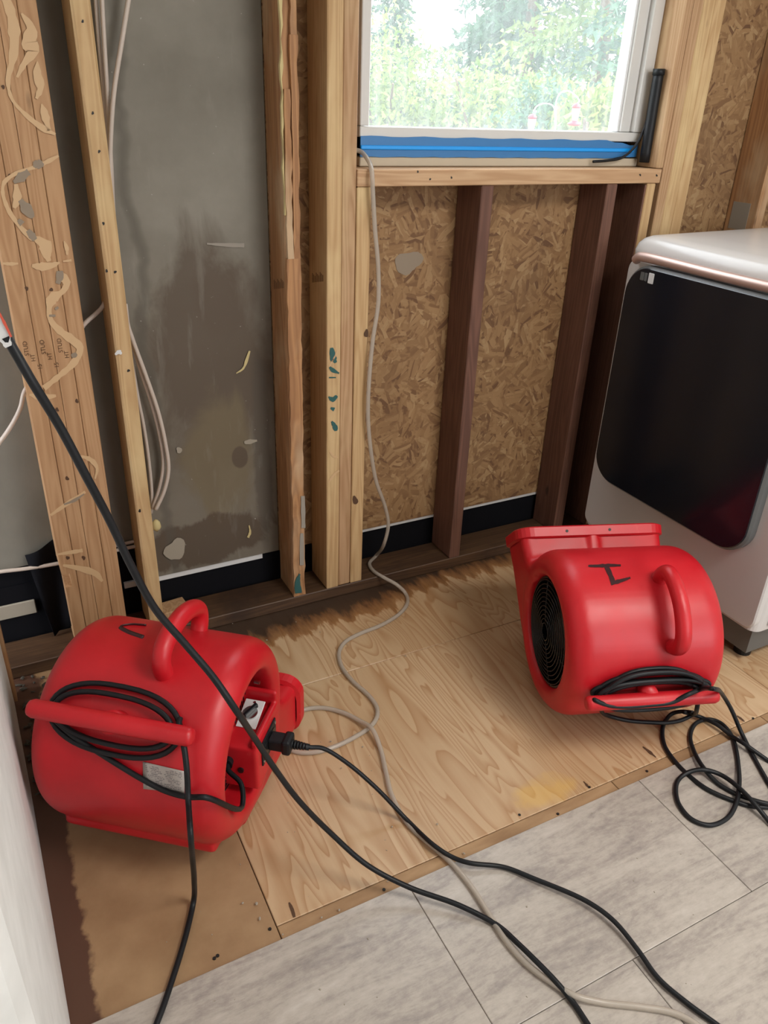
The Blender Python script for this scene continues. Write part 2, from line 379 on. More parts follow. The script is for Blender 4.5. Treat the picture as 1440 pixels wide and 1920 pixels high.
def add_tube(bm, pts, rad, sides=10, flat=1.0):
    pts = [Vector(p) for p in pts]; n = len(pts)
    rads = rad if hasattr(rad, '__len__') else [rad] * n
    up = None; rings = []
    for i, p in enumerate(pts):
        t = (pts[min(i + 1, n - 1)] - pts[max(i - 1, 0)]).normalized()
        if up is None: up = t.orthogonal().normalized()
        up = (up - t * up.dot(t)).normalized(); s = t.cross(up)
        rings.append([bm.verts.new(p + (up * math.cos(a) + s * math.sin(a) * flat) * rads[i]) for a in (2 * math.pi * k / sides for k in range(sides))])
    for a, b in zip(rings, rings[1:]):
        for k in range(sides): bm.faces.new([a[k], a[(k + 1) % sides], b[(k + 1) % sides], b[k]])
    bm.faces.new(rings[0][::-1]); bm.faces.new(rings[-1])
def tube(pts, rad, sides=10, per=8, flat=1.0):
    bm = bmesh.new(); add_tube(bm, spline(pts, per) if per else pts, rad, sides, flat); return done(bm)
def cyl(rad, h, sides=16, axis='z', r2=None):
    bm = bmesh.new(); bmesh.ops.create_cone(bm, cap_ends=True, segments=sides, radius1=rad, radius2=rad if r2 is None else r2, depth=h)
    if axis == 'x': bmesh.ops.rotate(bm, verts=bm.verts[:], matrix=Matrix.Rotation(math.pi / 2, 3, 'Y'))
    if axis == 'y': bmesh.ops.rotate(bm, verts=bm.verts[:], matrix=Matrix.Rotation(-math.pi / 2, 3, 'X'))
    return done(bm)
def lathe(prof, axis='x', n=48):
    bm = bmesh.new(); rings = []
    for x, rr in prof:
        if rr < 1e-6: rings.append([bm.verts.new((x, 0, 0))])
        else: rings.append([bm.verts.new((x, rr * math.cos(t), rr * math.sin(t))) for t in (2 * math.pi * k / n for k in range(n))])
    for a, b in zip(rings, rings[1:]):
        for k in range(n):
            q = [a[k % len(a)], a[(k + 1) % len(a)], b[(k + 1) % len(b)], b[k % len(b)]]
            q = list(dict.fromkeys(q))
            if len(q) > 2: bm.faces.new(q)
    if axis == 'z': bmesh.ops.rotate(bm, verts=bm.verts[:], matrix=Matrix.Rotation(-math.pi / 2, 3, 'Y'))
    return bm
def ribbon(pts, plane, thick, sub=4):
    """smear: pixel polyline with widths -> thin raised strip on a real surface"""
    P = spline([(u, v, wd) for u, v, wd in pts], sub)
    bm = bmesh.new(); L = []; n = len(P); rnd = random.Random(int(pts[0][0] * 7 + pts[0][1]))
    for i, p in enumerate(P):
        t = P[min(i + 1, n - 1)][:2] - P[max(i - 1, 0)][:2]; t = t / max(np.linalg.norm(t), 1e-6)
        nn = np.array([-t[1], t[0]]); wd = max(p[2], .5) / 2 * rnd.uniform(.8, 1.2)
        row = []
        for s in (-1, 1):
            q = p[:2] + nn * wd * s
            a = plane(q[0], q[1]); b = a - ray(*q) / np.linalg.norm(ray(*q)) * thick
            row += [bm.verts.new(a), bm.verts.new(b)]
        L.append(row)
    for a, b in zip(L, L[1:]):
        bm.faces.new([a[1], a[3], b[3], b[1]]); bm.faces.new([a[0], a[1], b[1], b[0]]); bm.faces.new([a[3], a[2], b[2], b[3]])
    for q in (L[0], L[-1]): bm.faces.new([q[0], q[1], q[3], q[2]])
    return done(bm)
def blob(u, v, ru, rv, plane, thick, seed=0, n=22):
    rnd = random.Random(seed); bm = bmesh.new(); A = []; B = []
    for k in range(n):
        t = 2 * math.pi * k / n; s = 1 + .16 * math.sin(2 * t + seed) + .12 * math.sin(3 * t + seed * 1.7) + rnd.uniform(-.05, .05)
        q = (u + ru * s * math.cos(t), v + rv * s * math.sin(t)); a = plane(*q)
        A.append(bm.verts.new(a)); B.append(bm.verts.new(a - ray(*q) / np.linalg.norm(ray(*q)) * thick))
    bm.faces.new(B)
    for k in range(n): bm.faces.new([A[k], A[(k + 1) % n], B[(k + 1) % n], B[k]])
    return done(bm)
def local(me, o):
    """mesh made in world space -> the frame of the object that will parent it"""
    me.transform((Matrix.Translation(o.location) @ o.rotation_euler.to_matrix().to_4x4()).inverted()); return me
def textmesh(s, size):
    c = bpy.data.curves.new('t', 'FONT'); c.body = s; c.size = size; c.extrude = 0.0003; c.align_x = 'CENTER'; c.align_y = 'CENTER'
    o = bpy.data.objects.new('t', c); COL.objects.link(o)
    bpy.context.view_layer.update()
    me = bpy.data.meshes.new_from_object(o.evaluated_get(bpy.context.evaluated_depsgraph_get()))
    bpy.data.objects.remove(o, do_unlink=True); me.materials.clear(); return me

# ------------------------------------------------------------------ room shell
XR, YR, ZC, XL = 2.95, -2.5, 2.42, -1.6
floor = tag(link('floor', box(XL, XR, YR, 2.05, -0.05, -0.018), MDF), kind='structure')
PX0 = 0.29
def board(name, x0, x1, y0, y1, z0, z1, mat, bev=0.0012):
    cx, cy = (x0 + x1) / 2, (y0 + y1) / 2
    return link(name, box(x0 - cx, x1 - cx, y0 - cy, y1 - cy, z0, z1, bev), mat, floor, (cx, cy, 0))
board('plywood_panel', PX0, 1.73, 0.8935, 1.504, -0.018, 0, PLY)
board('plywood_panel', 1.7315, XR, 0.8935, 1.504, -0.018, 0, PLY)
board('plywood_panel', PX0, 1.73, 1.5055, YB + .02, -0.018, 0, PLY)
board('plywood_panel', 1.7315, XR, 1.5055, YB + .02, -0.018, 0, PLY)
board('underlayment_board', -0.30, PX0 - .0018, 0.858, YB + .02, -0.018, -0.001, HARD)
board('edge_strip', PX0, 1.112, 0.855, 0.892, -0.018, -0.001, MDF)
board('edge_strip', 1.1135, 1.62, 0.855, 0.892, -0.018, -0.001, MDF)
board('edge_strip', 1.6215, XR, 0.855, 0.892, -0.018, -0.001, MDF)
PW, PL = 0.32, 0.616
rows = [(0.5445, 0.864, 0.554)] + [(0.5445 - PW * (k + 1), 0.5445 - PW * k, (0.851, 0.554)[k % 2]) for k in range(4)]
for y0, y1, xj in rows:
    x = xj - PL * 4
    while x < XR:
        a, b = max(x, XL), min(x + PL, XR)
        if b - a > .02: board('vinyl_plank', a + .0006, b - .0006, y0 + .0006, y1 - .0006, -0.018, 0.003, VINYL, 0.001)
        x += PL
yl = rows[-1][0]
board('vinyl_field', XL, XR, YR, yl - .001, -0.018, 0.003, VINYL)
for u, v in ((1105, 1476), (1046, 1526), (865, 1612), (720, 1668), (1412, 1347), (1213, 1446), (974, 1528), (506, 1742), (408, 1792), (402, 1797)):
    q = onz(u, v); link('nail_head', cyl(0.0032, 0.0016, 10), STEEL, floor, (q[0], q[1], 0.0002))
for k, (pl) in enumerate((((542, 1692, 3), (548, 1706, 8), (552, 1720, 4)), ((1205, 1400, 2), (1218, 1410, 5), (1230, 1420, 2)), ((1094, 1465, 2), (1101, 1473, 4), (1105, 1478, 2)), ((1382, 1342, 2), (1390, 1348, 4), (1396, 1353, 2)))):
    link('dark_knot', ribbon(pl, lambda u, v: onz(u, v, .0002), .0004), KNOT, floor)
ceil_ = tag(link('ceiling', box(XL, XR, YR, 2.05, ZC, ZC + .06), DRY), kind='structure')
tag(link('wall_right', box(XR, XR + .1, YR, 2.05, -.05, ZC + .06), DRY), kind='structure')
wr = tag(link('wall_rear', box(XL, 1.10, YR - .1, YR, -.05, ZC + .06), DRY), kind='structure')  # gap between the rear panels is an added opening for fill
link('wall_panel', box(2.80, XR + .1, YR - .1, YR, -.05, ZC + .06), DRY, wr)
link('wall_panel', box(1.10, 2.80, YR - .1, YR, 2.2, ZC + .06), DRY, wr)
link('wall_panel', box(1.10, 2.80, YR - .1, YR, -.05, 0.9), DRY, wr)
# left wall: white drywall end that stops short of the floor edge
bmw = prism([(-0.30, 0.50), (-0.13, 0.50), (-0.105, 0.505), (-0.088, 0.52), (-0.079, 0.548), (-0.080, 0.90), (-0.087, 1.44), (-0.094, 1.745), (-0.108, 1.75), (-0.30, 1.75)], 'z', 0.0, ZC)
tag(link('wall_left', done(bmw), DRY), kind='structure')
link('end_stud', box(-0.107, -0.086, 1.753, 1.79, 0, 1.2), CEDAR, bpy.data.objects['wall_left'])
tag(link('wall_far_left', box(XL, XL + .1, YR, .6, -.05, ZC), DRY), kind='structure')
link('wall_panel', box(XL, -.30, .50, .60, -.05, ZC), DRY, bpy.data.objects['wall_far_left'])
# back wall
wb = tag(link('wall_back', box(XL, XR, YB + .012, YB + .03, 1.66 + .62, ZC), OSB), kind='structure')
def sheet(name, x0, x1, z0, z1, mat, y=YB, th=.012):
    return link(name, box(x0, x1, y, y + th, z0, z1), mat, wb)
sheet('stained_board', 0.311, 0.700, 0.139, 2.30, GREY)
sheet('grey_board', -0.32, 0.310, 0.262, 2.30, GREYD)
sheet('osb_panel', 0.702, 0.945, 0.138, 2.30, OSB)
sheet('osb_panel', 0.947, 1.860, 0.146, 1.245, OSB)
sheet('osb_panel', 1.862, XR, 0.146, 2.30, OSB)
sheet('osb_panel', 0.945, 1.862, 2.20, 2.30, OSB)
sheet('black_flashing', -0.32, XR, -0.01, 0.200, MEMB, YB + .0125, .004)
sheet('white_strip', 0.235, 0.648, 0.121, 0.139, WHITEP, YB + .004, .008)
sheet('white_strip', 0.985, 2.2, 0.134, 0.146, WHITEP, YB + .004, .008)
sheet('white_strip', 0.05, 0.19, 0.121, 0.139, WHITEP, YB + .004, .008)
lo = box(-0.105, 0.0, YB + .003, YB + .010, 0.107, 0.150, .002)
link('white_strip', lo, PASTE, wb)
sheet('leak_backing', XL, 0.931, -.05, ZC + .05, MEMB, YB + .0185, .012)  # added backing that blocks light leaking between the sheets
sheet('leak_backing', 0.931, 1.866, -.05, 1.2975, MEMB, YB + .0185, .012)
sheet('leak_backing', 1.866, XR + .1, -.05, ZC + .05, MEMB, YB + .0185, .012)
sheet('leak_backing', 0.931, 1.866, 2.18, ZC + .05, MEMB, YB + .0185, .012)
# lower end of the wall at far left: black membrane hanging loose
bm = bmesh.new(); vsx = []
for i in range(9):
    for j in range(9):
        a, b = i / 8, j / 8
        vsx.append(bm.verts.new((0.0 + .085 * a + .03 * b * (1 - a), YB - .012 - .02 * math.sin(a * 5 + b * 3) * .5 - .015 * b, 0.30 - .26 * b + .03 * a)))
for i in range(8):
    for j in range(8): bm.faces.new([vsx[i * 9 + j], vsx[i * 9 + j + 1], vsx[i * 9 + 10 + j], vsx[i * 9 + 9 + j]])
memb = tag(link('loose_membrane', done(bm), MEMB, smooth=True), 'black building membrane hanging loose at left of the timber post', 'membrane')
so = memb.modifiers.new('s', 'SOLIDIFY'); so.thickness = .002
# marks on the stained board
BP = lambda u, v: ony(u, v, YB - .0005)
board_ = bpy.data.objects['stained_board']
link('plaster_patch', blob(329, 1031, 19, 20, BP, .004, 3), PASTE, board_)
link('plaster_patch', ribbon([(443, 700, 2), (456, 691, 4), (463, 674, 5), (468, 658, 3)], BP, .004), FOAM, board_)
link('plaster_patch', ribbon([(458, 830, 5), (470, 828, 8), (482, 826, 4)], BP, .003), PASTE, board_)
link('plaster_patch', ribbon([(388, 457, 3), (420, 459, 6), (458, 460, 8)], BP, .002), PATCH, board_)
link('plaster_patch', blob(336, 844, 6, 5, BP, .003, 5), PASTE, board_)
link('plaster_patch', ribbon([(467, 985, 2), (469, 998, 4), (465, 1008, 5)], BP, .004), FOAM, board_)
link('plaster_patch', blob(765, 492, 24, 22, BP, .001, 9), GLUEG, wb)

# ------------------------------------------------------------------ framing
def stud(name, x0, x1, z0, z1, mat, label, y0=Y0, y1=YB - .001, cat='stud', group=None, bev=.0025):
    cx = (x0 + x1) / 2; e = link(name, box(x0 - cx, x1 - cx, 0, y1 - y0, 0, z1 - z0, bev), mat, None, (cx, y0, z0))
    return tag(e, label, cat, group)
ZT = ZC - .003
plate = tag(link('bottom_plate', box(-1.3, 1.3, 0, YB - Y0 - .001, 0, PLT - .0005, .002), PLATEW, None, (1.0, Y0, 0.0005)), 'water-stained wooden bottom plate lying along the foot of the open wall', 'timber')
# built-up post, four plies
post = tag(empty('timber_post', (0.143, Y0, PLT)), 'wide built-up timber post of four pine plies with pale adhesive swirls', 'post')
xs = [0.073, 0.108, 0.1435, 0.179, 0.2145]
for k in range(4):
    z0 = 0.0; dy = (0.0, 0.001, 0.0, 0.0012)[k]
    if k == 0:
        bm = bmesh.new(); D = YB - .001 - Y0
        add_box(bm, xs[0] - .143, xs[1] - .1438, dy, D, 0.246, ZT - PLT)
        add_box(bm, xs[0] + .020 - .143, xs[1] - .1438, dy, D, 0.2055, 0.246)
        add_box(bm, xs[0] + .004 - .143, xs[1] - .1438, dy, D, 0.0, 0.2055)
        link('ply_stud', done(bm), POST, post)
    else:
        link('ply_stud', box(xs[k] - .143, xs[k + 1] - .1438, dy, YB - .001 - Y0, 0, ZT - PLT, .0015), POST, post)
PP = lambda u, v: ony(u, v, Y0 - .0003)
def smear(pts, mat, par, name='adhesive_smear', th=.0012):
    return link(name, local(ribbon(pts, PP, th), par), mat, par)
for pts in ([(8, -10, 16), (22, 30, 18), (27, 70, 22), (24, 110, 14), (15, 150, 8), (22, 185, 6), (48, 215, 8), (80, 240, 12), (104, 252, 5)],
            [(40, 25, 4), (58, 52, 18), (55, 80, 30), (62, 95, 20), (45, 120, 12), (32, 145, 6)],
            [(70, 115, 2), (70, 140, 18), (76, 165, 14), (68, 185, 6)], [(78, 195, 3), (84, 215, 14), (92, 245, 8)],
            [(110, 292, 5), (85, 305, 9), (60, 315, 8), (30, 325, 7), (8, 342, 8), (5, 360, 7), (14, 390, 8), (26, 410, 9), (44, 432, 8), (62, 448, 12)],
            [(30, 345, 8), (32, 375, 16), (26, 390, 6)],
            [(66, 446, 8), (84, 460, 24), (88, 478, 14), (92, 490, 9)], [(120, 452, 2), (125, 465, 8), (126, 478, 3)],
            [(5, 494, 4), (22, 495, 7), (34, 494, 3)], [(60, 498, 5), (78, 500, 16), (96, 498, 12), (112, 492, 4)], [(118, 490, 3), (134, 488, 5)],
            [(110, 512, 16), (125, 530, 14), (118, 546, 10), (98, 560, 20), (92, 580, 10), (96, 602, 12), (112, 620, 14), (135, 637, 16), (150, 652, 14), (140, 678, 13), (112, 704, 10), (82, 728, 12)],
            [(55, 740, 4), (80, 745, 14), (105, 742, 4)],
            [(150, 855, 4), (170, 862, 9), (182, 878, 6), (178, 898, 4)], [(95, 966, 4), (125, 945, 8), (160, 922, 5)],
            [(105, 1040, 4), (130, 1036, 6), (155, 1032, 7)], [(118, 1060, 5), (150, 1066, 9), (180, 1076, 12), (192, 1090, 5)]):
    smear(pts, GLUE, post)
for pts in ([(26, 342, 8), (40, 332, 18), (54, 322, 12)], [(62, 308, 10), (72, 308, 16), (82, 310, 6)], [(38, 375, 10), (50, 392, 20), (62, 408, 8)],
            [(34, 412, 6), (42, 420, 12)], [(52, 432, 8), (60, 442, 13), (66, 450, 8)], [(112, 508, 12), (112, 520, 14), (108, 532, 7)],
            [(105, 576, 8), (108, 580, 6)], [(92, 592, 4), (104, 592, 4)], [(134, 668, 6), (140, 666, 10), (144, 668, 5)], [(120, 946, 3), (140, 938, 6), (158, 926, 2)]):
    smear(pts, GLUEG, post, 'grey_smear', .0018)
for k, (x, n) in enumerate(((xs[0], 0), (xs[1], 1), (xs[2], 2))):
    for j, s in enumerate(('STUD', 'HT', '15')):
        me = textmesh(s, .013)
        q = (x + .022 - .143 + (j - 1) * .011 + .003, -.0006, 0.87 - PLT - j * .022)
        link('mill_stamp', me, STAMP, post, q, (math.radians(90), math.radians(90 + 180), 0))
for u, v in ((6, 163), (50, 541), (96, 543), (144, 752), (107, 768), (126, 897), (127, 1046), (18, 330), (157, 1046)):
    link('knot', local(blob(u, v, 3.2, 3.8, PP, .0005, u), post), KNOT, post)
# stud 2
st2 = stud('wall_stud', 0.2745, 0.3125, PLT, ZT, PINE2, 'narrow wavy-edged yellow pine stud next to the wide post', bev=.005)
for u, v in ((155, 40), (174, 212), (186, 284), (194, 419), (200, 508), (216, 510), (241, 695), (262, 958)):
    link('nail_hole', local(blob(u, v, 2.5, 2.8, PP, .0006, u), st2), STEEL, st2)
smear([(216, 665, 3), (223, 660, 9), (228, 664, 3)], WHITEP, st2, 'paper_scrap', .004)
tag(link('foam_lump', local(done(lathe([(-.016, 0), (-.012, .010), (0, .014), (.010, .009), (.017, 0)], 'z', 9)), plate) if False else done(lathe([(-.020, 0), (-.012, .009), (-.004, .013), (.008, .011), (.015, .006), (.019, 0)], 'z', 9)), FOAM, None, tuple(ony(293, 985, 1.90)), smooth=True), 'yellow spray foam lump stuck beside the narrow pine stud', 'foam')
# centre stud, rotted and split at the front
st3 = stud('wall_stud', 0.7025, 0.7395, PLT, ZT, CEDAR, 'worn orange stud with a split rotted face, standing alone left of the window', y0=Y0 + .012)
def strip(x0, x1, z0, z1, mat, seed, par=st3, yd=0.0, name='splintered_face', jag=.0025):
    rnd = random.Random(seed); bm = bmesh.new(); n = max(3, int((z1 - z0) / .025)); R = []
    for i in range(n + 1):
        z = z0 + (z1 - z0) * i / n; a, b = rnd.uniform(-jag, jag * .4), rnd.uniform(-jag, jag * .6)
        yy = Y0 + yd + rnd.uniform(0, .002)
        R.append([bm.verts.new(p) for p in ((x0 + a, yy, z), (x1 + b, yy + rnd.uniform(0, .002), z), (x1 + b, Y0 + .013, z), (x0 + a, Y0 + .013, z))])
    for p, q in zip(R, R[1:]):
        for k in range(4): bm.faces.new([p[k], p[(k + 1) % 4], q[(k + 1) % 4], q[k]])
    bm.faces.new(R[0]); bm.faces.new(R[-1])
    return link(name, local(done(bm), par), mat, par)
strip(0.7035, 0.7390, PLT + .001, 1.03, CEDAR, 1)
strip(0.7050, 0.7205, 1.03, 1.395, CEDAR, 2)
strip(0.7225, 0.7395, 1.03, 1.50, CEDAR, 3)
strip(0.7245, 0.7390, 1.50, ZT - .01, CEDAR, 4)
strip(0.7015, 0.7055, 1.13, 1.62, FOAM, 5, yd=.003, name='foam_seam', jag=.004)
for k, pts in enumerate(([(562, 1076, 3), (558, 1092, 9), (560, 1112, 13)], [(568, 930, 8), (569, 990, 8)], [(566, 1000, 6), (566, 1060, 8)])):
    smear(pts, TEAL if k == 0 else PATCH, st3, 'paint_smear', .001)
# king studs left of the window
k1 = stud('king_stud', 0.8095, 0.8490, PLT, ZT, PINE2, 'yellow pine stud with teal paint marks, first of the three beside the hose')
k2 = stud('king_stud', 0.8500, 0.8890, PLT, ZT, PINE, 'reddish middle stud of the three left of the window', y0=Y0 + .004)
k3 = stud('jack_stud', 0.8900, 0.9295, PLT, 1.1905, PINE2, 'pale short stud with knots, under the left end of the window sill', y0=Y0 + .001)
for pts in ([(622, 652, 6), (625, 672, 12), (630, 680, 5)], [(618, 688, 4), (624, 694, 8), (636, 700, 3)], [(616, 744, 3), (624, 749, 10), (632, 742, 4)], [(620, 765, 3), (627, 768, 8)], [(622, 790, 4), (628, 800, 9), (630, 808, 6)], [(617, 708, 3), (630, 708, 2)]):
    smear(pts, TEAL, k1, 'paint_smear')
for pts in ([(617, 688, 2), (626, 672, 3), (634, 655, 3)], [(616, 905, 3), (626, 890, 4), (636, 882, 3)], [(618, 845, 2), (624, 855, 4), (634, 858, 2)]): smear(pts, GLUE, k1)
for u, v, a, b in ((666, 938, 7, 11), (687, 625, 5, 12)): link('knot', local(blob(u, v, a * .7, b * .7, PP, .0005, u), k3), KNOT, k3)
for par, xf, zc_ in ((st3, 0.7024, 0.955), (k1, 0.8094, 0.965)):
    for k in range(9):
        link('mill_stamp', local(box(xf - .0003, xf + .0002, 1.872 + k * .0085, 1.8755 + k * .0085, zc_ - .002 * k, zc_ + .016 + .004 * (k % 3) - .002 * k), par), STAMP, par)
# sill and cripples
sill = tag(link('rough_sill', box(-.5, .5, 0, .118, 0, .039, .002), SILLW, None, (1.3905, Y0, 1.1915)), 'horizontal pine rough sill board under the window', 'timber')
sill.scale = (1.002, 1, 1)
for u, v in ((784, 322), (847, 333), (1200, 328), (807, 336), (1231, 329)):
    link('nail_hole', local(blob(u, v, 1.7, 2, PP, .0006, u), sill), STEEL, sill)
stud('cripple_stud', 1.2555, 1.2945, PLT, 1.1905, FIR, 'dark reddish fir stud in the middle below the window sill')
stud('cripple_stud', 1.6895, 1.7285, PLT, 1.1905, FIR, 'dark fir stud below the right end of the sill, beside the dryer')
stud('jack_stud', 1.8430, 1.8775, PLT, 1.1905, PINE2, 'short pine stud under the right end of the sill, behind the dryer')
tag(link('jack_shaded_face', box(0, .006, 0, .116, 0, 1.15), FIR, None, (1.8365, Y0 + .003, PLT)), 'shaded left face of the short stud behind the dryer', 'timber')  # thin dark sheet added as the shaded side of the stud
for k, (a, b, m, l) in enumerate(((1.8955, 1.9305, PINE, 'innermost full-height stud right of the window, next to the black tube'), (1.9312, 1.9745, PINE2, 'middle stud of the three right of the window'), (1.9752, 2.0185, PINE2, 'outermost of the three studs right of the window, against bare strand board'))):
    stud('king_stud', a, b, PLT, ZT, m, l, y0=Y0 + .001 * k)
st9 = stud('wall_stud', 2.350, 2.390, PLT, ZT, PLY if False else CEDAR, 'reddish stud above the dryer at the right edge')
link('grey_patch', box(-.0005, .001, 0, .07, 1.00, 1.085), PATCH, st9, (-.0205, .03, 0))
tag(link('wood_block', box(0, .075, 0, .06, 0, .022, .002), PINE, None, (0.322, Y0 + .045, PLT), (0, 0, .1)), 'small offcut block lying on the plate behind the left fan', 'wood block')

# ------------------------------------------------------------------ window
win = tag(empty('window_1', (1.37, 1.93, 1.232)), kind='structure')
def wpart(name, x0, x1, y0, y1, z0, z1, mat, par=win, bev=.002):
    return link(name, local(box(x0, x1, y0, y1, z0, z1, bev), win), mat, par)
GX0, GX1, GZ0, GZ1 = 0.958, 1.786, 1.3235, 2.12
YW = 1.935
wpart('frame_rail', 0.932, 1.862, YW - .01, YW + .055, 1.298, GZ0 - .001, VINYLW)
wpart('frame_jamb', 0.932, GX0 - .001, YW - .01, YW + .055, GZ0, GZ1, VINYLW)
wpart('frame_jamb', 1.828, 1.866, YW - .012, YW + .055, GZ0, GZ1, VINYLW)
wpart('sash_stile', 1.789, 1.827, YW + .004, YW + .050, GZ0, GZ1, VINYLW)
wpart('sash_bead', 1.781, 1.790, YW + .010, YW + .050, GZ0, GZ1, WHITEP)
wpart('frame_rail', 0.932, 1.866, YW - .01, YW + .055, GZ1, GZ1 + .06, VINYLW)
wpart('pane', GX0 - .006, GX1 + .002, YW + .028, YW + .032, GZ0 - .006, GZ1 + .006, PANE, bev=0)
wpart('frame_wood', 1.867, 1.8945, Y0 + .001, YB + .02, 1.232, ZT - .01, PINE)
wpart('filler_strip', 0.932, 1.862, YW - .012, YB + .02, 1.2315, 1.253, TAN)
bm = bmesh.new(); T = []
NB = 30
for i in range(NB + 1):
    x = 0.9325 + (1.852 - .9325) * i / NB
    zt = 1.3005 + .0015 * math.sin(i * 1.3) - (.012 if i > NB - 2 else (.004 if i > NB - 4 else 0)); zb = 1.2535 + .001 * math.sin(i * 2.1) + (.004 if i > NB - 3 else 0)
    T.append([bm.verts.new((x, YW - .013, zt)), bm.verts.new((x, YW - .0135, (zt * .55 + zb * .45))), bm.verts.new((x, YW - .013, zb)), bm.verts.new((x, YW - .009, zb)), bm.verts.new((x, YW - .009, zt))])
for a, b in zip(T, T[1:]):
    for k in range(5): bm.faces.new([a[k], b[k], b[(k + 1) % 5], a[(k + 1) % 5]])
link('flashing_tape', local(done(bm), win), TAPE, win)
wpart('tape_lit_stripe', 0.9325, 1.835, YW - .0175, YW - .013, 1.2705, 1.2805, TAPE_LIT, bev=.0018)  # strip of brighter blue for the light along the tape
# black tube leaning in the right corner of the sill
pa, pb = ony(1207, 307, 1.890), ony(1236, 130, 1.890)
tb = tag(empty('black_tube', tuple(pa)), 'thick black tube standing upright on the right end of the sill', 'tube')
rel = lambda p: Vector(p) - Vector(pa)
link('tube_body', tube([rel(pa) + Vector((0, 0, .004)), rel(pa + (pb - pa) * .5), rel(pb)], .0150, 14, 4), BLACK, tb, smooth=True)
link('tube_cap', tube([rel(pa + (pb - pa) * .94), rel(pa + (pb - pa) * 1.005)], .0172, 14, 0), BLACK, tb, smooth=True)
pc = ony(1228, 200, 1.905)
link('thin_lead', tube([rel(ony(u, v, 1.905)) for u, v in ((1218, 195), (1213, 225), (1202, 255), (1185, 281), (1165, 296), (1140, 301), (1112, 303))], .0038, 8), BLACK, tb, smooth=True)

# ------------------------------------------------------------------ cables in the wall
def cable(name, pts, rad, mat, label, cat, sides=10, flat=1.0, per=8):
    return tag(link(name, tube(pts, rad, sides, per, flat), mat, smooth=True), label, cat)
def yp(pts, y): return [ony(u, v, y) for u, v in pts]
cable('house_cable', yp([(244, -20), (228, 80), (214, 170), (208, 250), (207, 320), (212, 400), (222, 480), (228, 540), (234, 590), (250, 640), (272, 700), (296, 770), (310, 830), (316, 880), (308, 920), (292, 956)], 1.925), .0052, ROMEX, 'cream house cable curving widest across the stained board', 'cable')
cable('house_cable', yp([(190, -20), (196, 90), (203, 200), (208, 300), (213, 400), (221, 490), (230, 560), (243, 620), (262, 690), (285, 760), (300, 820), (306, 870), (299, 915), (286, 954)], 1.940), .0048, ROMEX, 'cream house cable just inside the widest loop beside the narrow stud', 'cable')
cable('house_cable', yp([(178, -20), (184, 60), (194, 170), (201, 270), (206, 350)], 1.955), .0045, ROMEX, 'short cream cable at the top behind the narrow stud', 'cable')
cable('house_cable', yp([(236, 570), (246, 660), (258, 740), (270, 800), (280, 870), (285, 930), (284, 962)], 1.952), .0042, ROMEX, 'thin cream cable hanging straight behind the looped cables', 'cable')
cable('house_cable', [ony(206, 545, 1.94), ony(192, 575, 1.935), ony(180, 588, 1.93), ony(160, 606, 1.92), ony(135, 640, 1.93), ony(90, 690, 1.95), ony(48, 730, 1.92), ony(38, 765, 1.92), ony(20, 800, 1.925), ony(-10, 842, 1.93)], .0052, ROMEX, 'cream cable passing behind the wide post to the left edge', 'cable')
cable('house_cable', yp([(-30, 1078), (0, 1072), (50, 1066), (110, 1056), (170, 1042), (222, 1031), (255, 1024)], 1.945), .0052, ROMEX, 'lower dusty cable running level behind the post above the floor', 'cable')
cable('house_cable', yp([(110, 1050), (170, 1034), (222, 1022), (255, 1014)], 1.958), .0050, ROMEX, 'upper dusty cable running level behind the post', 'cable')

# ------------------------------------------------------------------ clear drain hose
hp = [ony(664, 281, 1.925), ony(676, 284, 1.915), ony(690, 300, 1.88), ony(697, 322, 1.832), ony(699, 360, 1.829), ony(703, 430, 1.832), ony(709, 500, 1.834), ony(709, 570, 1.834), ony(700, 630, 1.832), ony(693, 700, 1.83), ony(690, 780, 1.83), ony(696, 850, 1.835), ony(706, 905, 1.85), ony(722, 950, 1.865), ony(728, 985, 1.87), ony(720, 1020, 1.87), onz(705, 1042, .044), onz(693, 1056, .043), onz(700, 1070, .044), onz(722, 1084, .043), onz(745, 1097, .030)]
hp += [onz(u, v, .006) for u, v in ((760, 1112), (764, 1130), (750, 1150), (715, 1172), (675, 1188), (648, 1203), (636, 1222), (640, 1248), (660, 1276), (690, 1303), (706, 1325), (707, 1343), (695, 1362), (665, 1382), (625, 1401), (585, 1411), (550, 1408), (525, 1390), (528, 1362), (560, 1334), (600, 1327))]
hp += [onz(640, 1335, .008), onz(675, 1352, .012), onz(697, 1366, .019), onz(712, 1400, .008)]
hp += [onz(u, v, z) for u, v, z in ((724, 1450, .006), (734, 1490, .006), (765, 1545, .006), (815, 1590, .006), (850, 1622, .008), (885, 1665, .009), (920, 1720, .009), (950, 1766, .009), (990, 1810, .009), (1040, 1846, .011), (1075, 1866, .014), (1130, 1880, .009), (1200, 1888, .009), (1265, 1900, .009), (1310, 1925, .009), (1350, 1965, .009))]
cable('drain_hose', hp, .0058, HOSE, 'clear plastic hose from the window winding down over the floor', 'hose', 12)

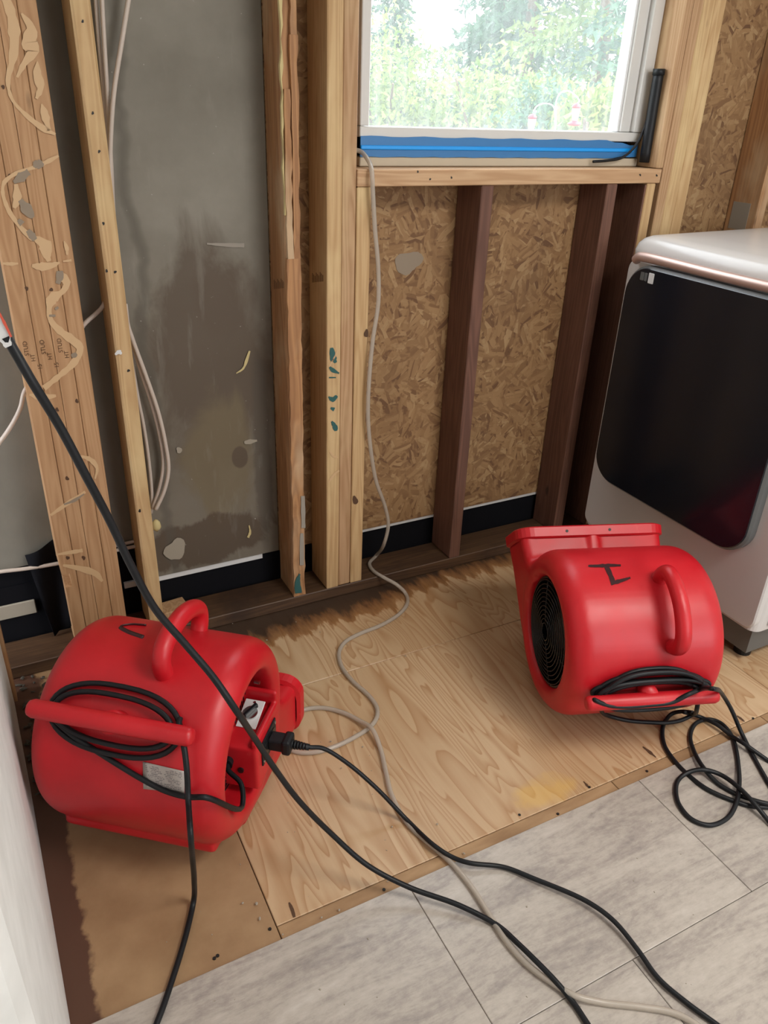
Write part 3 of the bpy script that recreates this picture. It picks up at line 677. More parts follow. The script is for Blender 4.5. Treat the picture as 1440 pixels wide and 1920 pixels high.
# ------------------------------------------------------------------ air movers
RD, HW = 0.205, 0.192
def bake(objs_mesh, voxel, smooth_it, cut=None):
    bm = bmesh.new()
    for me in objs_mesh:
        bm.from_mesh(me); bpy.data.meshes.remove(me)
    me = done(bm); o = bpy.data.objects.new('tmp', me); COL.objects.link(o)
    m = o.modifiers.new('r', 'REMESH'); m.mode = 'VOXEL'; m.voxel_size = voxel
    co = []
    for c in (cut or []):
        k = bpy.data.objects.new('cut', c); COL.objects.link(k); co.append(k)
        b = o.modifiers.new('b', 'BOOLEAN'); b.object = k; b.operation = 'DIFFERENCE'; b.solver = 'EXACT'
    if co:
        m = o.modifiers.new('r2', 'REMESH'); m.mode = 'VOXEL'; m.voxel_size = voxel
    s = o.modifiers.new('s', 'SMOOTH'); s.iterations = smooth_it; s.factor = .5
    bpy.context.view_layer.update()
    out = bpy.data.meshes.new_from_object(o.evaluated_get(bpy.context.evaluated_depsgraph_get()))
    for k in co: bpy.data.objects.remove(k, do_unlink=True)
    bpy.data.objects.remove(o, do_unlink=True)
    out.polygons.foreach_set('use_smooth', [True] * len(out.polygons)); return out
def drum_profile():
    out = []; ro, ri = .050, .028; rh = .138
    end = [(HW - .068, 0), (HW - .068, rh), (HW - ri, rh)]
    for k in range(1, 7):
        t = math.radians(90 * k / 6); end.append((HW - ri + ri * math.sin(t), rh + (RD - .048 - rh) * (1 - math.cos(t))))
    for k in range(1, 9):
        t = math.radians(90 * k / 8); end.append((HW - ro + ro * math.cos(t), RD - .048 + .048 * math.sin(t)))
    left = [(-x, r) for x, r in end]
    return left + end[::-1]
def duct():
    # scroll outlet, flaring towards the flange; sections along y
    bm = bmesh.new(); S = []
    for y, x0, x1, z0, z1 in ((-.05, -.182, .182, -.205, -.02), (.06, -.188, .188, -.207, .03), (.14, -.190, .190, -.208, -.030), (.20, -.193, .193, -.209, -.066), (.262, -.198, .198, -.210, -.072)):
        S.append([bm.verts.new((x, y, z)) for x, z in rounded(x0, x1, z0, z1, .020, 6)])
    n = len(S[0])
    for a, b in zip(S, S[1:]):
        for k in range(n): bm.faces.new([a[k], a[(k + 1) % n], b[(k + 1) % n], b[k]])
    bm.faces.new(S[0]); bm.faces.new(S[-1]); return done(bm)
def polar(x, ph, rr):
    t = math.radians(ph); return (x, rr * math.cos(t), rr * math.sin(t))
def arcbox(x0, x1, p0, p1, r0, r1, n=5):
    bm = bmesh.new(); R = []
    for x in (x0, x1):
        a = [bm.verts.new(polar(x, p0 + (p1 - p0) * k / n, r1)) for k in range(n + 1)]
        b = [bm.verts.new(polar(x, p0 + (p1 - p0) * k / n, r0)) for k in range(n, -1, -1)]
        R.append(a + b)
    m = len(R[0])
    for k in range(m): bm.faces.new([R[0][k], R[0][(k + 1) % m], R[1][(k + 1) % m], R[1][k]])
    bm.faces.new(R[0]); bm.faces.new(R[1][::-1]); return done(bm)
housing_me = bake([done(lathe(drum_profile(), 'x', 72)), duct(),
                   tube([polar(-.158, 227, .199), polar(0, 227, .199), polar(.158, 227, .199)], .0235, 14, 2), arcbox(-.155, .155, 222, 238, .17, .214), box(-.15, .15, .06, .09, -.222, -.19), box(-.15, .15, .20, .225, -.222, -.19),
                   box(-.012, .012, .10, .262, -.10, -.062)], .0045, 6,
                  [done(lathe([(-.40, 0), (-.40, .138), (-HW + .068, .138), (-HW + .068, 0)], 'x', 64)), done(lathe([(HW - .068, 0), (HW - .068, .138), (.40, .138), (.40, 0)], 'x', 64))])
handle_me = bake([tube([polar(.045, 108, .195), polar(.045, 107.5, .225), polar(.045, 104.5, .247), polar(.045, 98, .258), polar(.045, 85, .263), polar(.045, 72, .258), polar(.045, 65.5, .247), polar(.045, 62.5, .225), polar(.045, 62, .195)], .0185, 12)], .0035, 4)
wrap_me = bake([tube([polar(-.165, 137, .246), polar(-.16, 137, .246), polar(.145, 137, .246), polar(.150, 137, .246)], .0145, 14, 3), box(-.03, .03, -.008, .008, .19, .245)], .003, 3) if False else None
def bar_mesh():
    a, b = Vector(polar(-.165, 137, .243)), Vector(polar(.152, 137, .243))
    bm = bmesh.new(); P = []; R = []
    for t, rr in ((0, .009), (.008, .0145), (.03, .0172), (.5, .0178), (.97, .0172), (.992, .0145), (1, .009)):
        P.append(a.lerp(b, t)); R.append(rr)
    add_tube(bm, P, R, 14); return done(bm)
bar_me = bar_mesh()
stem_me = tube([polar(-.008, 137, .19), polar(-.008, 137, .24)], .022, 12, 0)
def flange_mesh():
    bm = bmesh.new(); S = []
    for y, g in ((.252, .004), (.256, .013), (.280, .014), (.284, .009)):
        S.append([bm.verts.new((x, y, z)) for x, z in rounded(-.196 - g, .196 + g, -.206 - min(g, .012), -.072 + g, .045, 6)])
    n = len(S[0])
    for y, g in ((.284, -.004), (.20, -.008)):
        S.append([bm.verts.new((x, y, z)) for x, z in rounded(-.196 - g, .196 + g, -.206 - g, -.072 + g, .040, 6)])
    for a, b in zip(S, S[1:]):
        for k in range(n): bm.faces.new([a[k], a[(k + 1) % n], b[(k + 1) % n], b[k]])
    bm.faces.new(S[-1]); return done(bm)
flange_me = flange_mesh()
mouth_me = box(-.175, .175, .2625, .2645, -.195, -.083)
def grille_mesh(sgn):
    bm = bmesh.new(); x = sgn * (HW - (.016 if sgn < 0 else .060)); bul = .010 if sgn < 0 else .002
    for k in range(11):
        rr = .022 + k * .0108
        pts = [(x + sgn * bul * (1 - (rr / .14) ** 2), rr * math.cos(t), rr * math.sin(t)) for t in (2 * math.pi * i / 40 for i in range(41))]
        add_tube(bm, pts, .0014, 5)
    for k in range(6):
        t = 2 * math.pi * k / 6 + .3
        add_tube(bm, [(x + sgn * (bul * (1 - (q / .14) ** 2) - .002), q * math.cos(t), q * math.sin(t)) for q in (.02, .06, .10, .138)], .0018, 5)
    return done(bm)
grille_l, grille_r = grille_mesh(-1), grille_mesh(1)
def impeller(sgn):
    bm = bmesh.new(); x0, x1 = sgn * (HW - (.056 if sgn < 0 else .0655)), sgn * (HW - (.034 if sgn < 0 else .0625))
    n = 36
    for k in range(n):
        t = 2 * math.pi * k / n; c, s = math.cos(t), math.sin(t); c2, s2 = math.cos(t + .13), math.sin(t + .13)
        v = [bm.verts.new(p) for p in ((x0, .100 * c, .100 * s), (x1, .100 * c, .100 * s), (x1, .132 * c2, .132 * s2), (x0, .132 * c2, .132 * s2))]; bm.faces.new(v)
    me = done(bm); return me
hub_me = done(lathe([(-HW + .0635, 0), (-HW + .0635, .1375), (-HW + .017, .1385), (-HW + .017, .134), (-HW + .060, .132), (-HW + .060, .05), (-HW + .046, .045), (-HW + .046, 0)], 'x', 32))
hub_me2 = done(lathe([(HW - .0665, 0), (HW - .0665, .137), (HW - .0645, .137), (HW - .0645, .0)], 'x', 32))
imp_l, imp_r = impeller(-1), impeller(1)
def control_box():
    X0, X1, Ya, Yb, Za, Zb = .10, .205, -.022, .118, -.118, -.006
    body = box(X0, X1, Ya, Yb, Za, Zb, .006, 2)
    bm = bmesh.new(); bm.from_mesh(body)
    add_box(bm, X0, .128, Ya, Yb, Zb - .01, .045)                       # back wall of the recess
    b2 = box(.12, .203, .106, .118, Zb - .01, .036, .003)
    bm.from_mesh(b2)
    b3 = prism([(.110, Zb - .01), (.135, Zb - .01), (.135, .006), (.112, .03)], 'y', Ya + .002, Ya + .05)
    m3 = done(b3); bm.from_mesh(m3)
    b4 = box(.190, .2045, Ya + .002, Yb - .002, Zb - .01, .010, .003); bm.from_mesh(b4)
    return bake([done(bm)], .0028, 3)
box_me = control_box()

class Fan: pass
def air_mover(x, y, zc, th, al, label):
    F = Fan(); F.c = np.array([x, y, zc]); F.a = np.array([math.cos(th), math.sin(th), 0]); F.b = np.array([-math.sin(th), math.cos(th), 0]); F.al = math.degrees(al)
    F.root = tag(empty('air_mover', (x, y, 0), th), label, 'air mover', 'red air movers drying the room')
    def part(name, me, mat, par=None, smooth=True):
        p = par or F.root
        return link(name, me, mat, p, (0, 0, zc) if par is None else (0, 0, 0), (al, 0, 0) if par is None else (0, 0, 0), smooth)
    F.part = part
    F.housing = part('housing', housing_me, RED)
    part('handle', handle_me, RED)
    fl = part('outlet_flange', flange_me, RED, smooth=False); part('outlet_mouth', mouth_me, BLACKM, fl, False)
    for hx in (-.075, .045): link('screw_hole', cyl(.004, .004, 10), STEEL, fl, (hx, .268, -.0595))
    br = part('cord_wrap_bar', bar_me, RED); part('bar_stem', stem_me, RED, br)
    g = part('inlet_grille', grille_l, BLACKM); part('impeller', imp_l, BLACKM, g, False); part('hub', hub_me, BLACKM, g, False)
    g = part('inlet_grille', grille_r, BLACKM); part('impeller', imp_r, BLACKM, g, False); part('hub', hub_me2, BLACKM, g, False)
    for ph in (200, 20, 110, 290):
        link('screw', cyl(.0045, .012, 10, 'x'), CHROME, g, polar(HW - .036, ph, .128))
    cb = part('control_box', box_me, RED)
    pl = link('switch_plate', box(-.022, .022, -.034, .034, 0, .0025, .0012), WHITEP, cb, (.160, .066, .004), (math.radians(16), 0, 0))
    link('screw', cyl(.003, .002, 10), CHROME, pl, (0, .027, .0028)); link('screw', cyl(.003, .002, 10), CHROME, pl, (0, -.027, .0028))
    kb = link('rotary_knob', cyl(.0155, .006, 24), CHROME, cb, (.160, .065, .008), (math.radians(16), 0, 0))
    link('knob_grip', box(-.004, .004, -.016, .020, 0, .012, .0015), BLACK, kb, (0, 0, .002), (0, 0, -.5))
    op = link('power_outlet', box(0, .004, -.042, .042, -.030, .030, .0015), BLACK, cb, (.2045, .042, -.040))
    link('screw', cyl(.0035, .002, 10, 'x'), CHROME, op, (.0045, -.036, -.02)); link('screw', cyl(.0035, .002, 10, 'x'), CHROME, op, (.0045, .036, .02))
    for yy in (-.02, .02): link('socket_face', cyl(.016, .002, 20, 'x'), BLACKM, op, (.0045, yy, 0))
    link('cord_grommet', cyl(.0135, .014, 20, 'y', .011), BLACK, cb, (.142, -.028, -.045))
    link('fuse_cap', cyl(.0065, .004, 16, 'y'), BLACKM, cb, (.168, -.0235, -.066))
    return F
def fhit(F, u, v, rr):
    q = ray(u, v); o = C0 - F.c
    A = q - F.a * (q @ F.a); O = o - F.a * (o @ F.a); aa, bb, cc = A @ A, 2 * A @ O, O @ O - rr * rr; D = bb * bb - 4 * aa * cc
    t = (-bb - math.sqrt(max(D, 0))) / 2 / aa
    return C0 + t * q
def fpol(F, x, ph, rr):
    """fan coordinates (ph measured in the fan's own frame) -> place"""
    t = math.radians(ph + F.al); return F.c + F.a * x + rr * (math.cos(t) * F.b + math.sin(t) * np.array([0, 0, 1.0]))
def fpart(F, name, me, mat, smooth=True, par=None):
    return link(name, local(me, F.root), mat, F.root, smooth=smooth)
FL = air_mover(0.194, 1.268, 0.2225, -.68, 0.0, 'red air mover lying flat in the left corner with a plugged-in control box')
FR = air_mover(1.293, 1.132, 0.2205, -.35, math.radians(48), 'red air mover tipped up in front of the dryer, outlet pointing at the wall')
CR = .0053
# --- left fan: wrapped cord, label, marker stroke
bm = bmesh.new()
for k, (A, B, dr, ph0) in enumerate(((.128, 16, .005, 0), (.116, 11, .012, 1.0))):
    pts = []
    for i in range(41):
        t = 2 * math.pi * i / 40 + math.pi * .1
        pts.append(fpol(FL, -.012 + A * np.sign(math.cos(t)) * abs(math.cos(t)) ** .8, 136 - B * math.sin(t) + 1.5 * math.cos(t), RD + CR + dr))
    add_tube(bm, pts, CR, 8)
add_tube(bm, spline([fpol(FL, -.135, 139, RD + .014), fhit(FL, 135, 1378, RD + .014), fhit(FL, 165, 1398, RD + .008), fhit(FL, 215, 1430, RD + .006), fhit(FL, 270, 1463, RD + .006), fhit(FL, 310, 1483, RD + .006), fhit(FL, 350, 1494, RD + .010), fhit(FL, 385, 1495, RD + .016)]
                    + [FL.c + FL.a * .205 + FL.b * -.115 + np.array([0, 0, -.062]), FL.c + FL.a * .185 + FL.b * -.066 + np.array([0, 0, -.055]), FL.c + FL.a * .150 + FL.b * -.045 + np.array([0, 0, -.047]), FL.c + FL.a * .142 + FL.b * -.025 + np.array([0, 0, -.045])]), CR, 8)
hang = [fpol(FL, .110, 130, RD + .012), fhit(FL, 335, 1360, RD + .02), fhit(FL, 344, 1395, RD + .035), fhit(FL, 350, 1440, RD + .034), fhit(FL, 353, 1500, RD + .032)]
hang += [ond(357, 1560, 1.285), ond(361, 1610, 1.355), ond(364, 1650, 1.43), onz(363, 1690, .012), onz(352, 1740, .005), onz(338, 1790, .005), onz(322, 1840, .006), onz(305, 1890, .009), onz(288, 1935, .008), onz(272, 1990, .008)]
add_tube(bm, spline(hang), CR, 8)
fpart(FL, 'power_cord', done(bm), BLACK)
def drum_patch(F, quad, rr, n=8):
    bm = bmesh.new(); uvl = bm.loops.layers.uv.new('UVMap'); G = []
    q = [np.array(p, float) for p in quad]
    for i in range(n + 1):
        for j in range(n + 1):
            a, b = i / n, j / n
            uv = (q[0] * (1 - a) + q[1] * a) * (1 - b) + (q[3] * (1 - a) + q[2] * a) * b
            G.append((bm.verts.new(fhit(F, uv[0], uv[1], rr)), a, 1 - b))
    for i in range(n):
        for j in range(n):
            ids = [i * (n + 1) + j, (i + 1) * (n + 1) + j, (i + 1) * (n + 1) + j + 1, i * (n + 1) + j + 1]
            fc = bm.faces.new([G[k][0] for k in ids])
            for lp, k in zip(fc.loops, ids): lp[uvl].uv = (G[k][1], G[k][2])
    me = bpy.data.meshes.new('m'); bm.to_mesh(me); bm.free(); return me
lab = fpart(FL, 'rating_label', drum_patch(FL, ((268, 1428), (346, 1446), (346, 1487), (269, 1479)), RD + .0012), LABEL)
lab['label'] = 'silver rating sticker with fine print'
so = lab.modifiers.new('s', 'SOLIDIFY'); so.thickness = .0006
bm = bmesh.new()
add_tube(bm, spline([fpol(FL, -.035, 86, RD + .0006), fpol(FL, -.075, 83, RD + .0006), fpol(FL, -.098, 79, RD + .0006), fpol(FL, -.085, 74, RD + .0006), fpol(FL, -.055, 71.5, RD + .0006)]), .0055, 6, .35)
fpart(FL, 'marker_stroke', done(bm), INK)
# --- right fan: thick bundle, loops on the floor, marker glyph
bm = bmesh.new(); rnd = random.Random(2)
for k in range(7):
    A = .112 + .010 * (k % 4); B = 15 - 2.1 * (k % 5); dr = .004 + .0075 * (k % 3); ph = rnd.uniform(-1, 1); pts = []
    for i in range(41):
        t = 2 * math.pi * i / 40 + ph
        pts.append(fpol(FR, .002 + A * np.sign(math.cos(t)) * abs(math.cos(t)) ** .8, 136.5 - B * math.sin(t) + ph * math.cos(2 * t), RD + CR + dr))
    add_tube(bm, pts, CR, 8)
def c7(x, y): return 1060 + x / 3.789, 1220 + y / 3.789
s = [fpol(FR, -.128, 140, RD + .022)] + [fhit(FR, *c7(x, y), RD + rr) for x, y, rr in ((210, 350, .045), (290, 385, .050), (420, 398, .052), (600, 385, .052), (760, 365, .052), (870, 312, .050), (950, 278, .046))]
s += [ond(*c7(1045, 270), 1.63), onz(*c7(1125, 325), .13), onz(*c7(1185, 430), .07), onz(*c7(1250, 580), .015), onz(*c7(1330, 740), .008), onz(*c7(1440, 935), .008), onz(*c7(1560, 1130), .008)]
add_tube(bm, spline(s), CR, 8)
Z1, Z2, Z3 = .0055, .0155, .0085
def fl7(pts): return [onz(*c7(x, y), z) for x, y, z in pts]
add_tube(bm, spline([fpol(FR, .118, 141, RD + .022), fhit(FR, *c7(935, 410), RD + .03), onz(*c7(895, 460), .03), onz(*c7(820, 495), .02), onz(*c7(720, 512), .02), onz(*c7(620, 510), .022), onz(*c7(450, 497), .03), onz(*c7(300, 460), .05), fpol(FR, -.11, 150, RD + .012)]), CR, 8)
add_tube(bm, spline(fl7(((905, 440, .05), (830, 432, .03), (760, 447, .012), (715, 492, Z1), (690, 560, Z1), (708, 680, Z1), (790, 800, Z1), (875, 885, Z1), (1000, 980, Z3), (1150, 1050, Z3), (1300, 1100, Z3), (1440, 1113, Z3), (1600, 1120, Z3)))), CR, 8)
add_tube(bm, spline(fl7(((840, 436, .045), (950, 468, .012), (1080, 528, .016), (1170, 598, .012), (1280, 668, .022), (1440, 780, Z3), (1600, 880, Z3)))), CR, 8)
add_tube(bm, spline(fl7(((1600, 1110, Z3), (1440, 1088, .018), (1330, 1060, .018), (1200, 1012, Z3), (1080, 940, Z3), (980, 830, .016), (910, 705, Z3), (888, 600, Z1), (930, 515, Z1), (1020, 488, Z1), (1100, 512, Z1), (1170, 585, Z1), (1208, 680, Z3), (1230, 820, Z3), (1235, 950, .018), (1215, 1080, .016), (1150, 1190, Z3), (1020, 1240, Z3), (900, 1200, Z3), (812, 1100, Z3), (785, 1000, Z3), (802, 920, Z3), (870, 866, .016), (980, 846, .024), (1100, 880, .020), (1220, 962, .026), (1330, 1072, .026), (1440, 1205, .012), (1540, 1330, Z3)))), CR, 8)
fpart(FR, 'power_cord', done(bm), BLACK)
for pts in ([(1103, 1061, 4), (1120, 1061, 6), (1140, 1060, 6), (1164, 1060, 4)], [(1136, 1060, 8), (1142, 1072, 9), (1147, 1084, 9), (1151, 1096, 8)], [(1147, 1094, 7), (1160, 1090, 7), (1170, 1087, 6), (1182, 1083, 3.5)]):
    fpart(FR, 'marker_stroke', ribbon(pts, lambda u, v: fhit(FR, u, v, RD), .0012), INK, False)

# ------------------------------------------------------------------ loose cords
ER = .0052
hang = [ond(u, v, dd) for u, v, dd in ((12, 632, .80), (60, 715, .82), (112, 800, .86), (160, 890, .90), (205, 975, .95), (248, 1065, 1.0), (292, 1143, 1.05), (345, 1205, 1.09), (400, 1270, 1.12), (440, 1328, 1.14))]
hang += [onz(u, v, z) for u, v, z in ((480, 1388, .46), (520, 1448, .355), (562, 1503, .255), (620, 1562, .15), (690, 1623, .072), (768, 1664, .035), (862, 1698, .02), (934, 1736, .010), (970, 1768, .018), (1000, 1797, .022), (1040, 1838, .018), (1075, 1880, .009), (1101, 1919, .009), (1130, 1965, .009))]
hc = tag(empty('hanging_cord', tuple(hang[0])), 'black cord slanting from the left edge across the left fan to the floor', 'cord')
link('cord_body', local(tube(hang, ER, 10), hc), BLACK, hc, smooth=True)
e0 = hang[0]; dirv = (hang[0] - hang[1]) / np.linalg.norm(hang[0] - hang[1])
PT = lambda u, v: ond(u, v, .80)
tg = link('paper_tag', local(ribbon([(-22, 572, 26), (-5, 605, 24), (8, 632, 22), (16, 650, 12)], PT, .003), hc), WHITEP, hc); tg['label'] = 'white paper tag with red stripe'
link('red_stripe', local(ribbon([(-8, 575, 5), (8, 605, 5), (21, 632, 4)], lambda u, v: ond(u, v, .7965), .0008), hc), ORANGE, tg).parent = hc
# extension cord plugged into the left fan
pt0 = FL.c + FL.a * .2085 + FL.b * .042 + np.array([0, 0, -.036])
ex = [pt0 + FL.a * t for t in (.062, .085)]
dq = (ex[1] - C0) @ CAM[2]; print('plug depth', dq, [round(float((onz(u, v) - C0) @ CAM[2]), 3) for u, v in ((640, 1424), (700, 1474), (760, 1535), (815, 1586))])
ex += [ond(u, v, dq + dd) for u, v, dd in ((605, 1403, .015), (650, 1430, .035), (705, 1477, .05), (762, 1536, .06))]
ex += [onz(u, v, z) for u, v, z in ((815, 1586, .020), (850, 1608, .014), (880, 1618, .018), (945, 1626, .010), (1000, 1647, .012), (1100, 1690, .018), (1150, 1726, .018), (1195, 1780, .014), (1235, 1835, .011), (1290, 1882, .010), (1345, 1922, .009), (1400, 1965, .009))]
ec = tag(empty('extension_cord', tuple(pt0)), 'black extension cord plugged into the left fan and trailing over grey planks', 'cord')
link('cord_body', local(tube(ex, ER * .92, 10), ec), BLACK, ec, smooth=True)
rotm = (0, 0, -.68)
link('plug', box(.0, .034, -.016, .016, -.014, .014, .004, 2), BLACK, ec, (0, 0, 0), rotm)
link('plug_collar', box(.030, .050, -.020, .020, -.018, .018, .006, 2), BLACK, ec, (0, 0, 0), rotm)
bm = bmesh.new()
for k in range(6): add_tube(bm, [(.048 + k * .006, 0, 0), (.052 + k * .006, 0, 0)], .0105 - k * .0007, 12)
add_tube(bm, [(.046, 0, 0), (.086, 0, 0)], .0068, 12)
link('strain_relief', done(bm), BLACK, ec, (0, 0, 0), rotm, True)

# ------------------------------------------------------------------ clothes dryer
XD, DY0, DY1 = 1.713, 1.035, 1.737
dr = tag(empty('clothes_dryer', (2.07, (DY0 + DY1) / 2, 0)), 'white front-loading dryer with a big black glass door and rose trim', 'dryer')
def dpart(name, me, mat, par=None, smooth=False):
    return link(name, local(me, dr), mat, par or dr, smooth=smooth)
bmd = prism(rounded(XD + .004, 2.44, DY0, DY1, .03, 6), 'z', .135, 1.008); dpart('cabinet', done(bmd), ENAMEL)
bm = bmesh.new(); S = []
for z, g in ((1.0095, .0), (1.030, -.001), (1.048, .004), (1.060, .013), (1.067, .026), (1.071, .06), (1.074, .14)):
    S.append([bm.verts.new((x, y, z + (x - XD) * .012)) for x, y in rounded(XD + g, 2.44 - g, DY0 + g, DY1 - g, .036, 6)])
n = len(S[0])
for a, b in zip(S, S[1:]):
    for k in range(n): bm.faces.new([a[k], a[(k + 1) % n], b[(k + 1) % n], b[k]])
bm.faces.new(S[-1]); bm.faces.new(S[0][::-1]); dpart('top_panel', done(bm), ENAMEL, smooth=True)
# front face swells slightly round the door
def yz_plate(y0, y1, z0, z1, rad, x0, x1, g=.004, n=8):
    bm = bmesh.new(); S = []
    for x, k in ((x1, 0.0), (x0 + g, 0.0), (x0, g)):
        S.append([bm.verts.new((x, y, z)) for y, z in rounded(y0 + k, y1 - k, z0 + k, z1 - k, rad, n)])
    m = len(S[0])
    for a, b in zip(S, S[1:]):
        for k in range(m): bm.faces.new([a[k], a[(k + 1) % m], b[(k + 1) % m], b[k]])
    bm.faces.new(S[0][::-1]); bm.faces.new(S[-1]); return done(bm)
dpart('front_panel', yz_plate(DY0 + .004, DY1 - .004, .14, 1.004, .03, XD - .002, XD + .03), ENAMEL)
door = dpart('door', yz_plate(1.108, 1.703, .333, 1.002, .085, XD - .030, XD + .002, .006, 10), DGREY)
dpart('door_glass', yz_plate(1.114, 1.697, .340, .996, .080, XD - .0335, XD - .029, .002, 10), GLASSB, door)
dpart('door_trim', tube([(XD - .014, 1.694, 1.006), (XD - .018, 1.680, 1.016), (XD - .019, 1.660, 1.019), (XD - .019, 1.4, 1.019), (XD - .019, 1.15, 1.019), (XD - .018, 1.13, 1.016), (XD - .014, 1.116, 1.006)], .0135, 14), ROSE, door, True)
for k, (y, z, a, b, m) in enumerate(((1.640, .972, .007, .011, DGREY), (1.626, .972, .005, .011, DGREY), (1.606, .972, .010, .014, WHITEP))):
    dpart('door_sticker', yz_plate(y - a, y + a, z - b, z + b, .002, XD - .0342, XD - .0334, .0002, 3), m, door)
dpart('side_panel', box(XD + .05, 2.44, DY0 - .006, DY0 + .002, .15, .995, .002), ENAMEL)
dpart('kick_base', box(XD + .045, 2.42, DY0 + .03, DY1 - .03, .035, .135), DGREY)
for x in (XD + .09, 2.36):
    for y in (DY0 + .07, DY1 - .07): link('foot', cyl(.024, .035, 18), BLACK, dr, (x - 2.07, y - (DY0 + DY1) / 2, .0175))

# ------------------------------------------------------------------ debris
bm = bmesh.new(); rnd = random.Random(8)
def crumb(p, s):
    m = Matrix.Translation(p) @ Matrix.Rotation(rnd.uniform(0, 6), 4, 'Z') @ Matrix.Diagonal((s * rnd.uniform(.6, 1.6), s * rnd.uniform(.5, 1), s * .4, 1))
    bmesh.ops.create_icosphere(bm, subdivisions=1, radius=1.0, matrix=m)
for u, v in ((555, 1166), (600, 1185), (500, 1200), (436, 1169), (640, 1440), (760, 1230), (530, 1752), (636, 1706), (455, 1693), (481, 1694), (487, 1722), (603, 1720), (680, 1400), (620, 1390), (820, 1545), (735, 1550), (540, 1505), (870, 1600), (90, 1225), (52, 1240), (1002, 1815), (600, 1855), (690, 1760), (988, 1700)):
    q = onz(u, v, .004); crumb(Vector((q[0], q[1], .004)), rnd.uniform(.002, .004))
for k in range(60):
    u, v = rnd.uniform(300, 1400), rnd.uniform(1180, 1900); q = onz(u, v, .003)
    if q[1] < 1.83: crumb(Vector((q[0], q[1], .0035 if q[1] < .866 else .001)), rnd.uniform(.0007, .0018))
tag(link('plaster_crumbs', done(bm), PASTE), 'white plaster crumbs scattered over the plywood and planks', 'crumbs', kind='stuff')
bm = bmesh.new()
for k in range(120):
    y = rnd.uniform(1.40, 1.84); u = rnd.uniform(-.082, -.045 + max(0, (y - 1.45)) * .18)
    m = Matrix.Translation((u, y, .004)) @ Matrix.Rotation(rnd.uniform(0, 6), 4, 'Z') @ Matrix.Diagonal((rnd.uniform(.003, .011), rnd.uniform(.002, .006), .003, 1)); bmesh.ops.create_icosphere(bm, subdivisions=1, radius=1, matrix=m)
tag(link('dirt_along_wall', done(bm), DIRT), 'dark dirt and rubble in the gap beside the left wall', 'dirt', kind='stuff')

# ------------------------------------------------------------------ outside
GZ = -2.2
tag(link('ground', box(-40, 60, 2.4, 90, GZ - .3, GZ), LAWN), kind='structure')
def quads(C, T, U, ln, wd):
    """C centres, T long axis, U side axis -> quad cloud arrays"""
    a = C - U * wd[:, None]; b = C + U * wd[:, None]; c = C + T * ln[:, None] + U * wd[:, None] * .35; d_ = C + T * ln[:, None] - U * wd[:, None] * .35
    return np.stack([a, b, c, d_], 1).reshape(-1, 3)
def cloud_mesh(V):
    n = len(V) // 4; me = bpy.data.meshes.new('foliage')
    me.vertices.add(len(V)); me.vertices.foreach_set('co', V.astype(np.float32).ravel())
    me.loops.add(4 * n); me.loops.foreach_set('vertex_index', np.arange(4 * n, dtype=np.int32))
    me.polygons.add(n); me.polygons.foreach_set('loop_start', np.arange(0, 4 * n, 4, dtype=np.int32))
    me.update(calc_edges=True); return me
def unit(v): return v / np.maximum(np.linalg.norm(v, axis=-1, keepdims=True), 1e-9)
def conifer(pos, hgt, rad, n, seed, label, mat=FIRG, z_lo=0.0, size=.16):
    rg = np.random.default_rng(seed); root = tag(empty('conifer_tree', (pos[0], pos[1], GZ)), label, 'tree', 'trees beyond the window')
    bm = bmesh.new(); add_tube(bm, [(0, 0, 0), (0, 0, hgt * .97)], [hgt * .018, .02], 8); link('trunk', done(bm), BARK, root)
    nb = 260; bz = hgt * (z_lo + (1 - z_lo) * rg.random(nb) ** 1.1); ba = rg.random(nb) * 2 * np.pi; bl = rad * (1 - bz / hgt) ** .8 * rg.uniform(.65, 1.1, nb) + .1
    k = rg.integers(0, nb, n); t = rg.random(n) ** .65
    dirx = np.stack([np.cos(ba[k]), np.sin(ba[k]), np.zeros(n)], 1)
    C = dirx * (bl[k] * t)[:, None]; C[:, 2] = bz[k] - .32 * bl[k] * t ** 1.5 + rg.normal(0, .03, n); C[:, :2] += rg.normal(0, .10, (n, 2))
    T = unit(dirx * .8 + rg.normal(0, .55, (n, 3)) + np.array([0, 0, -.35])); U = unit(np.cross(T, rg.normal(0, 1, (n, 3))))
    link('foliage', cloud_mesh(quads(C, T, U, rg.uniform(.5, 1.3, n) * size, rg.uniform(.15, .3, n) * size)), mat, root); return root
def bush(pos, z0, rx, rz, n, seed, label, mat=BRTG, size=.07, name='leafy_shrub'):
    rg = np.random.default_rng(seed); root = tag(empty(name, (pos[0], pos[1], GZ)), label, 'shrub', 'shrubs beyond the window')
    bm = bmesh.new()
    for k in range(6):
        a = rg.random() * 6.28; add_tube(bm, spline([(0, 0, 0), (.15 * math.cos(a), .15 * math.sin(a), (z0 - GZ) * .7), (rx * .7 * math.cos(a), rx * .7 * math.sin(a), z0 - GZ + rz * rg.uniform(.2, .8))], 4), .018, 6)
    link('stems', done(bm), BARK, root)
    g = unit(rg.normal(0, 1, (n, 3))) * (rg.random((n, 1)) ** .4); lump = 1 + .25 * np.sin(g[:, :1] * 7 + seed) * np.cos(g[:, 2:] * 6)
    C = g * lump * np.array([rx, rx, rz]) + np.array([0, 0, z0 - GZ]); T = unit(rg.normal(0, 1, (n, 3)) + np.array([0, 0, .3])); U = unit(np.cross(T, rg.normal(0, 1, (n, 3))))
    link('foliage', cloud_mesh(quads(C, T, U, rg.uniform(.6, 1.3, n) * size, rg.uniform(.2, .4, n) * size)), mat, root); return root
def far(u, dep): return ond(u, 150, dep)
conifer(far(735, 17), 5.9, 1.0, 8000, 1, 'slim conifer spire at the left of the window view', size=.17)
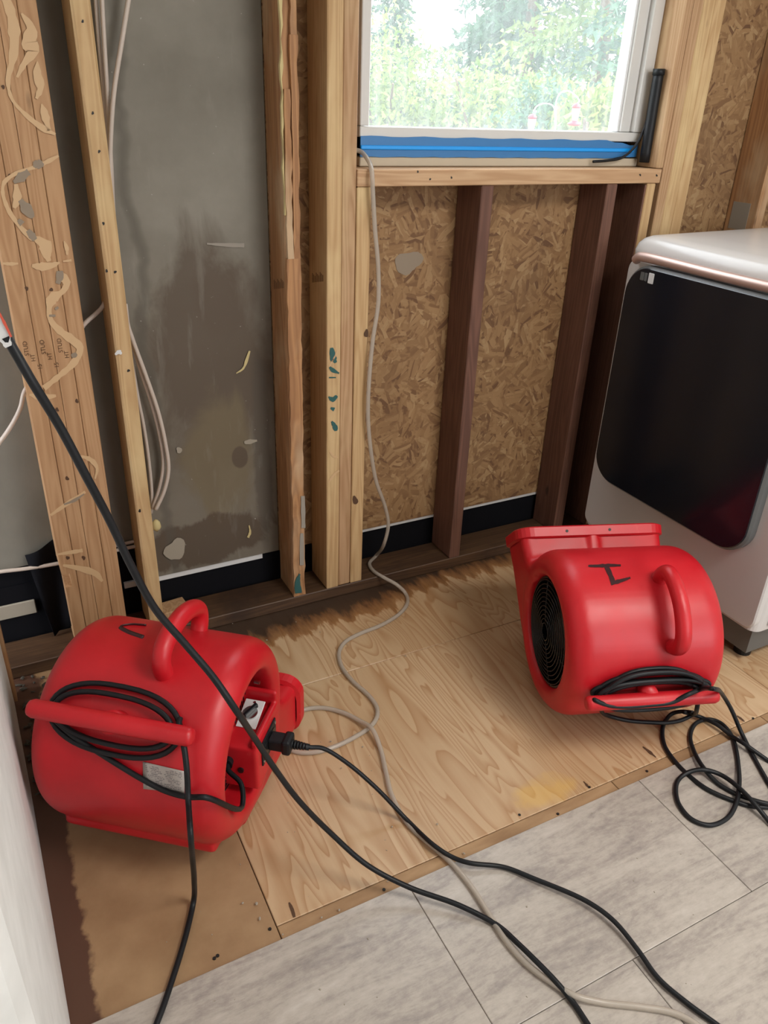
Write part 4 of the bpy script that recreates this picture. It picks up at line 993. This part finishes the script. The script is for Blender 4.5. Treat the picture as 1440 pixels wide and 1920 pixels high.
conifer(far(935, 19), 7.6, 2.0, 12000, 2, 'blue-green conifer rising just right of the sky gap', size=.19)
conifer(far(985, 16), 11.5, 2.6, 15000, 3, 'tallest dark conifer in the middle of the window view', size=.17, z_lo=.1)
conifer(far(1120, 14), 12.0, 2.5, 15000, 4, 'broad bright conifer at the right of the window view', mat=BRTG, size=.15, z_lo=.1)
conifer(far(1230, 12), 10.0, 2.2, 11000, 5, 'conifer partly hidden behind the right window frame', size=.14, z_lo=.1)
conifer(far(640, 18), 7.5, 1.7, 8000, 6, 'conifer partly hidden behind the left window frame', size=.17)
for k, (u, dep, zc, rx, rz, n, lab_, m) in enumerate(((720, 12, .9, 1.5, 1.5, 11000, 'yellow-green shrub at the lower left of the window view', BRTG), (850, 13, .75, 1.3, 1.0, 9000, 'mid-green shrub below the sky gap', FIRG), (960, 11, .6, 1.2, 1.4, 9000, 'green shrub behind the left feeder', BRTG), (1060, 10, .5, 1.0, 1.2, 8000, 'dark shrub behind the right feeder', FIRG), (1150, 8.5, .8, .8, .9, 7000, 'bright leafy shrub at the lower right window corner', BRTG))):
    bush(far(u, dep), zc, rx, rz, n, 20 + k, lab_, m, size=.085)
# feeders on a double hook
FD = 6.0
def hookpole(pu, path, label):
    b = ond(pu[0], pu[1], FD); root = tag(empty('shepherd_hook', (b[0], b[1], GZ)), label, 'hook', 'garden hooks')
    pts = [Vector((b[0], b[1], GZ)), Vector((b[0], b[1], b[2] - .3))] + [Vector(ond(u, v, FD)) for u, v in path]
    link('hook_rod', local(tube(pts, .0045, 8, 6), root), HOOK, root, smooth=True)
hookpole((1042, 235), ((1042, 232), (1043, 190), (1051, 174), (1065, 171), (1078, 178), (1086, 190), (1082, 194)), 'taller white hook rod holding the right feeder')
hookpole((1041, 240), ((1041, 215), (1036, 198), (1022, 194), (1008, 198), (1000, 208)), 'lower white hook rod holding the left feeder')
def feeder(u, v, label):
    p = ond(u, v, FD); root = tag(empty('bird_feeder', (p[0], p[1], p[2] - .165)), label, 'bird feeder', 'bird feeders'); root.scale = (.75, .75, .75)
    link('cap', done(lathe([(.165, 0), (.165, .042), (.185, .046), (.205, .030), (.215, 0)], 'z', 16)), FEEDR, root, smooth=True)
    link('bottle', done(lathe([(.05, 0), (.05, .03), (.10, .036), (.165, .042), (.166, 0)], 'z', 16)), GLASSC, root, smooth=True)
    link('tray', done(lathe([(0, 0), (.005, .05), (.020, .075), (.032, .06), (.05, .03), (.051, 0)], 'z', 16)), FEEDR, root, smooth=True)
feeder(1082, 192, 'red-capped hummingbird feeder on the taller hook')
feeder(999, 212, 'red-capped hummingbird feeder on the lower hook')
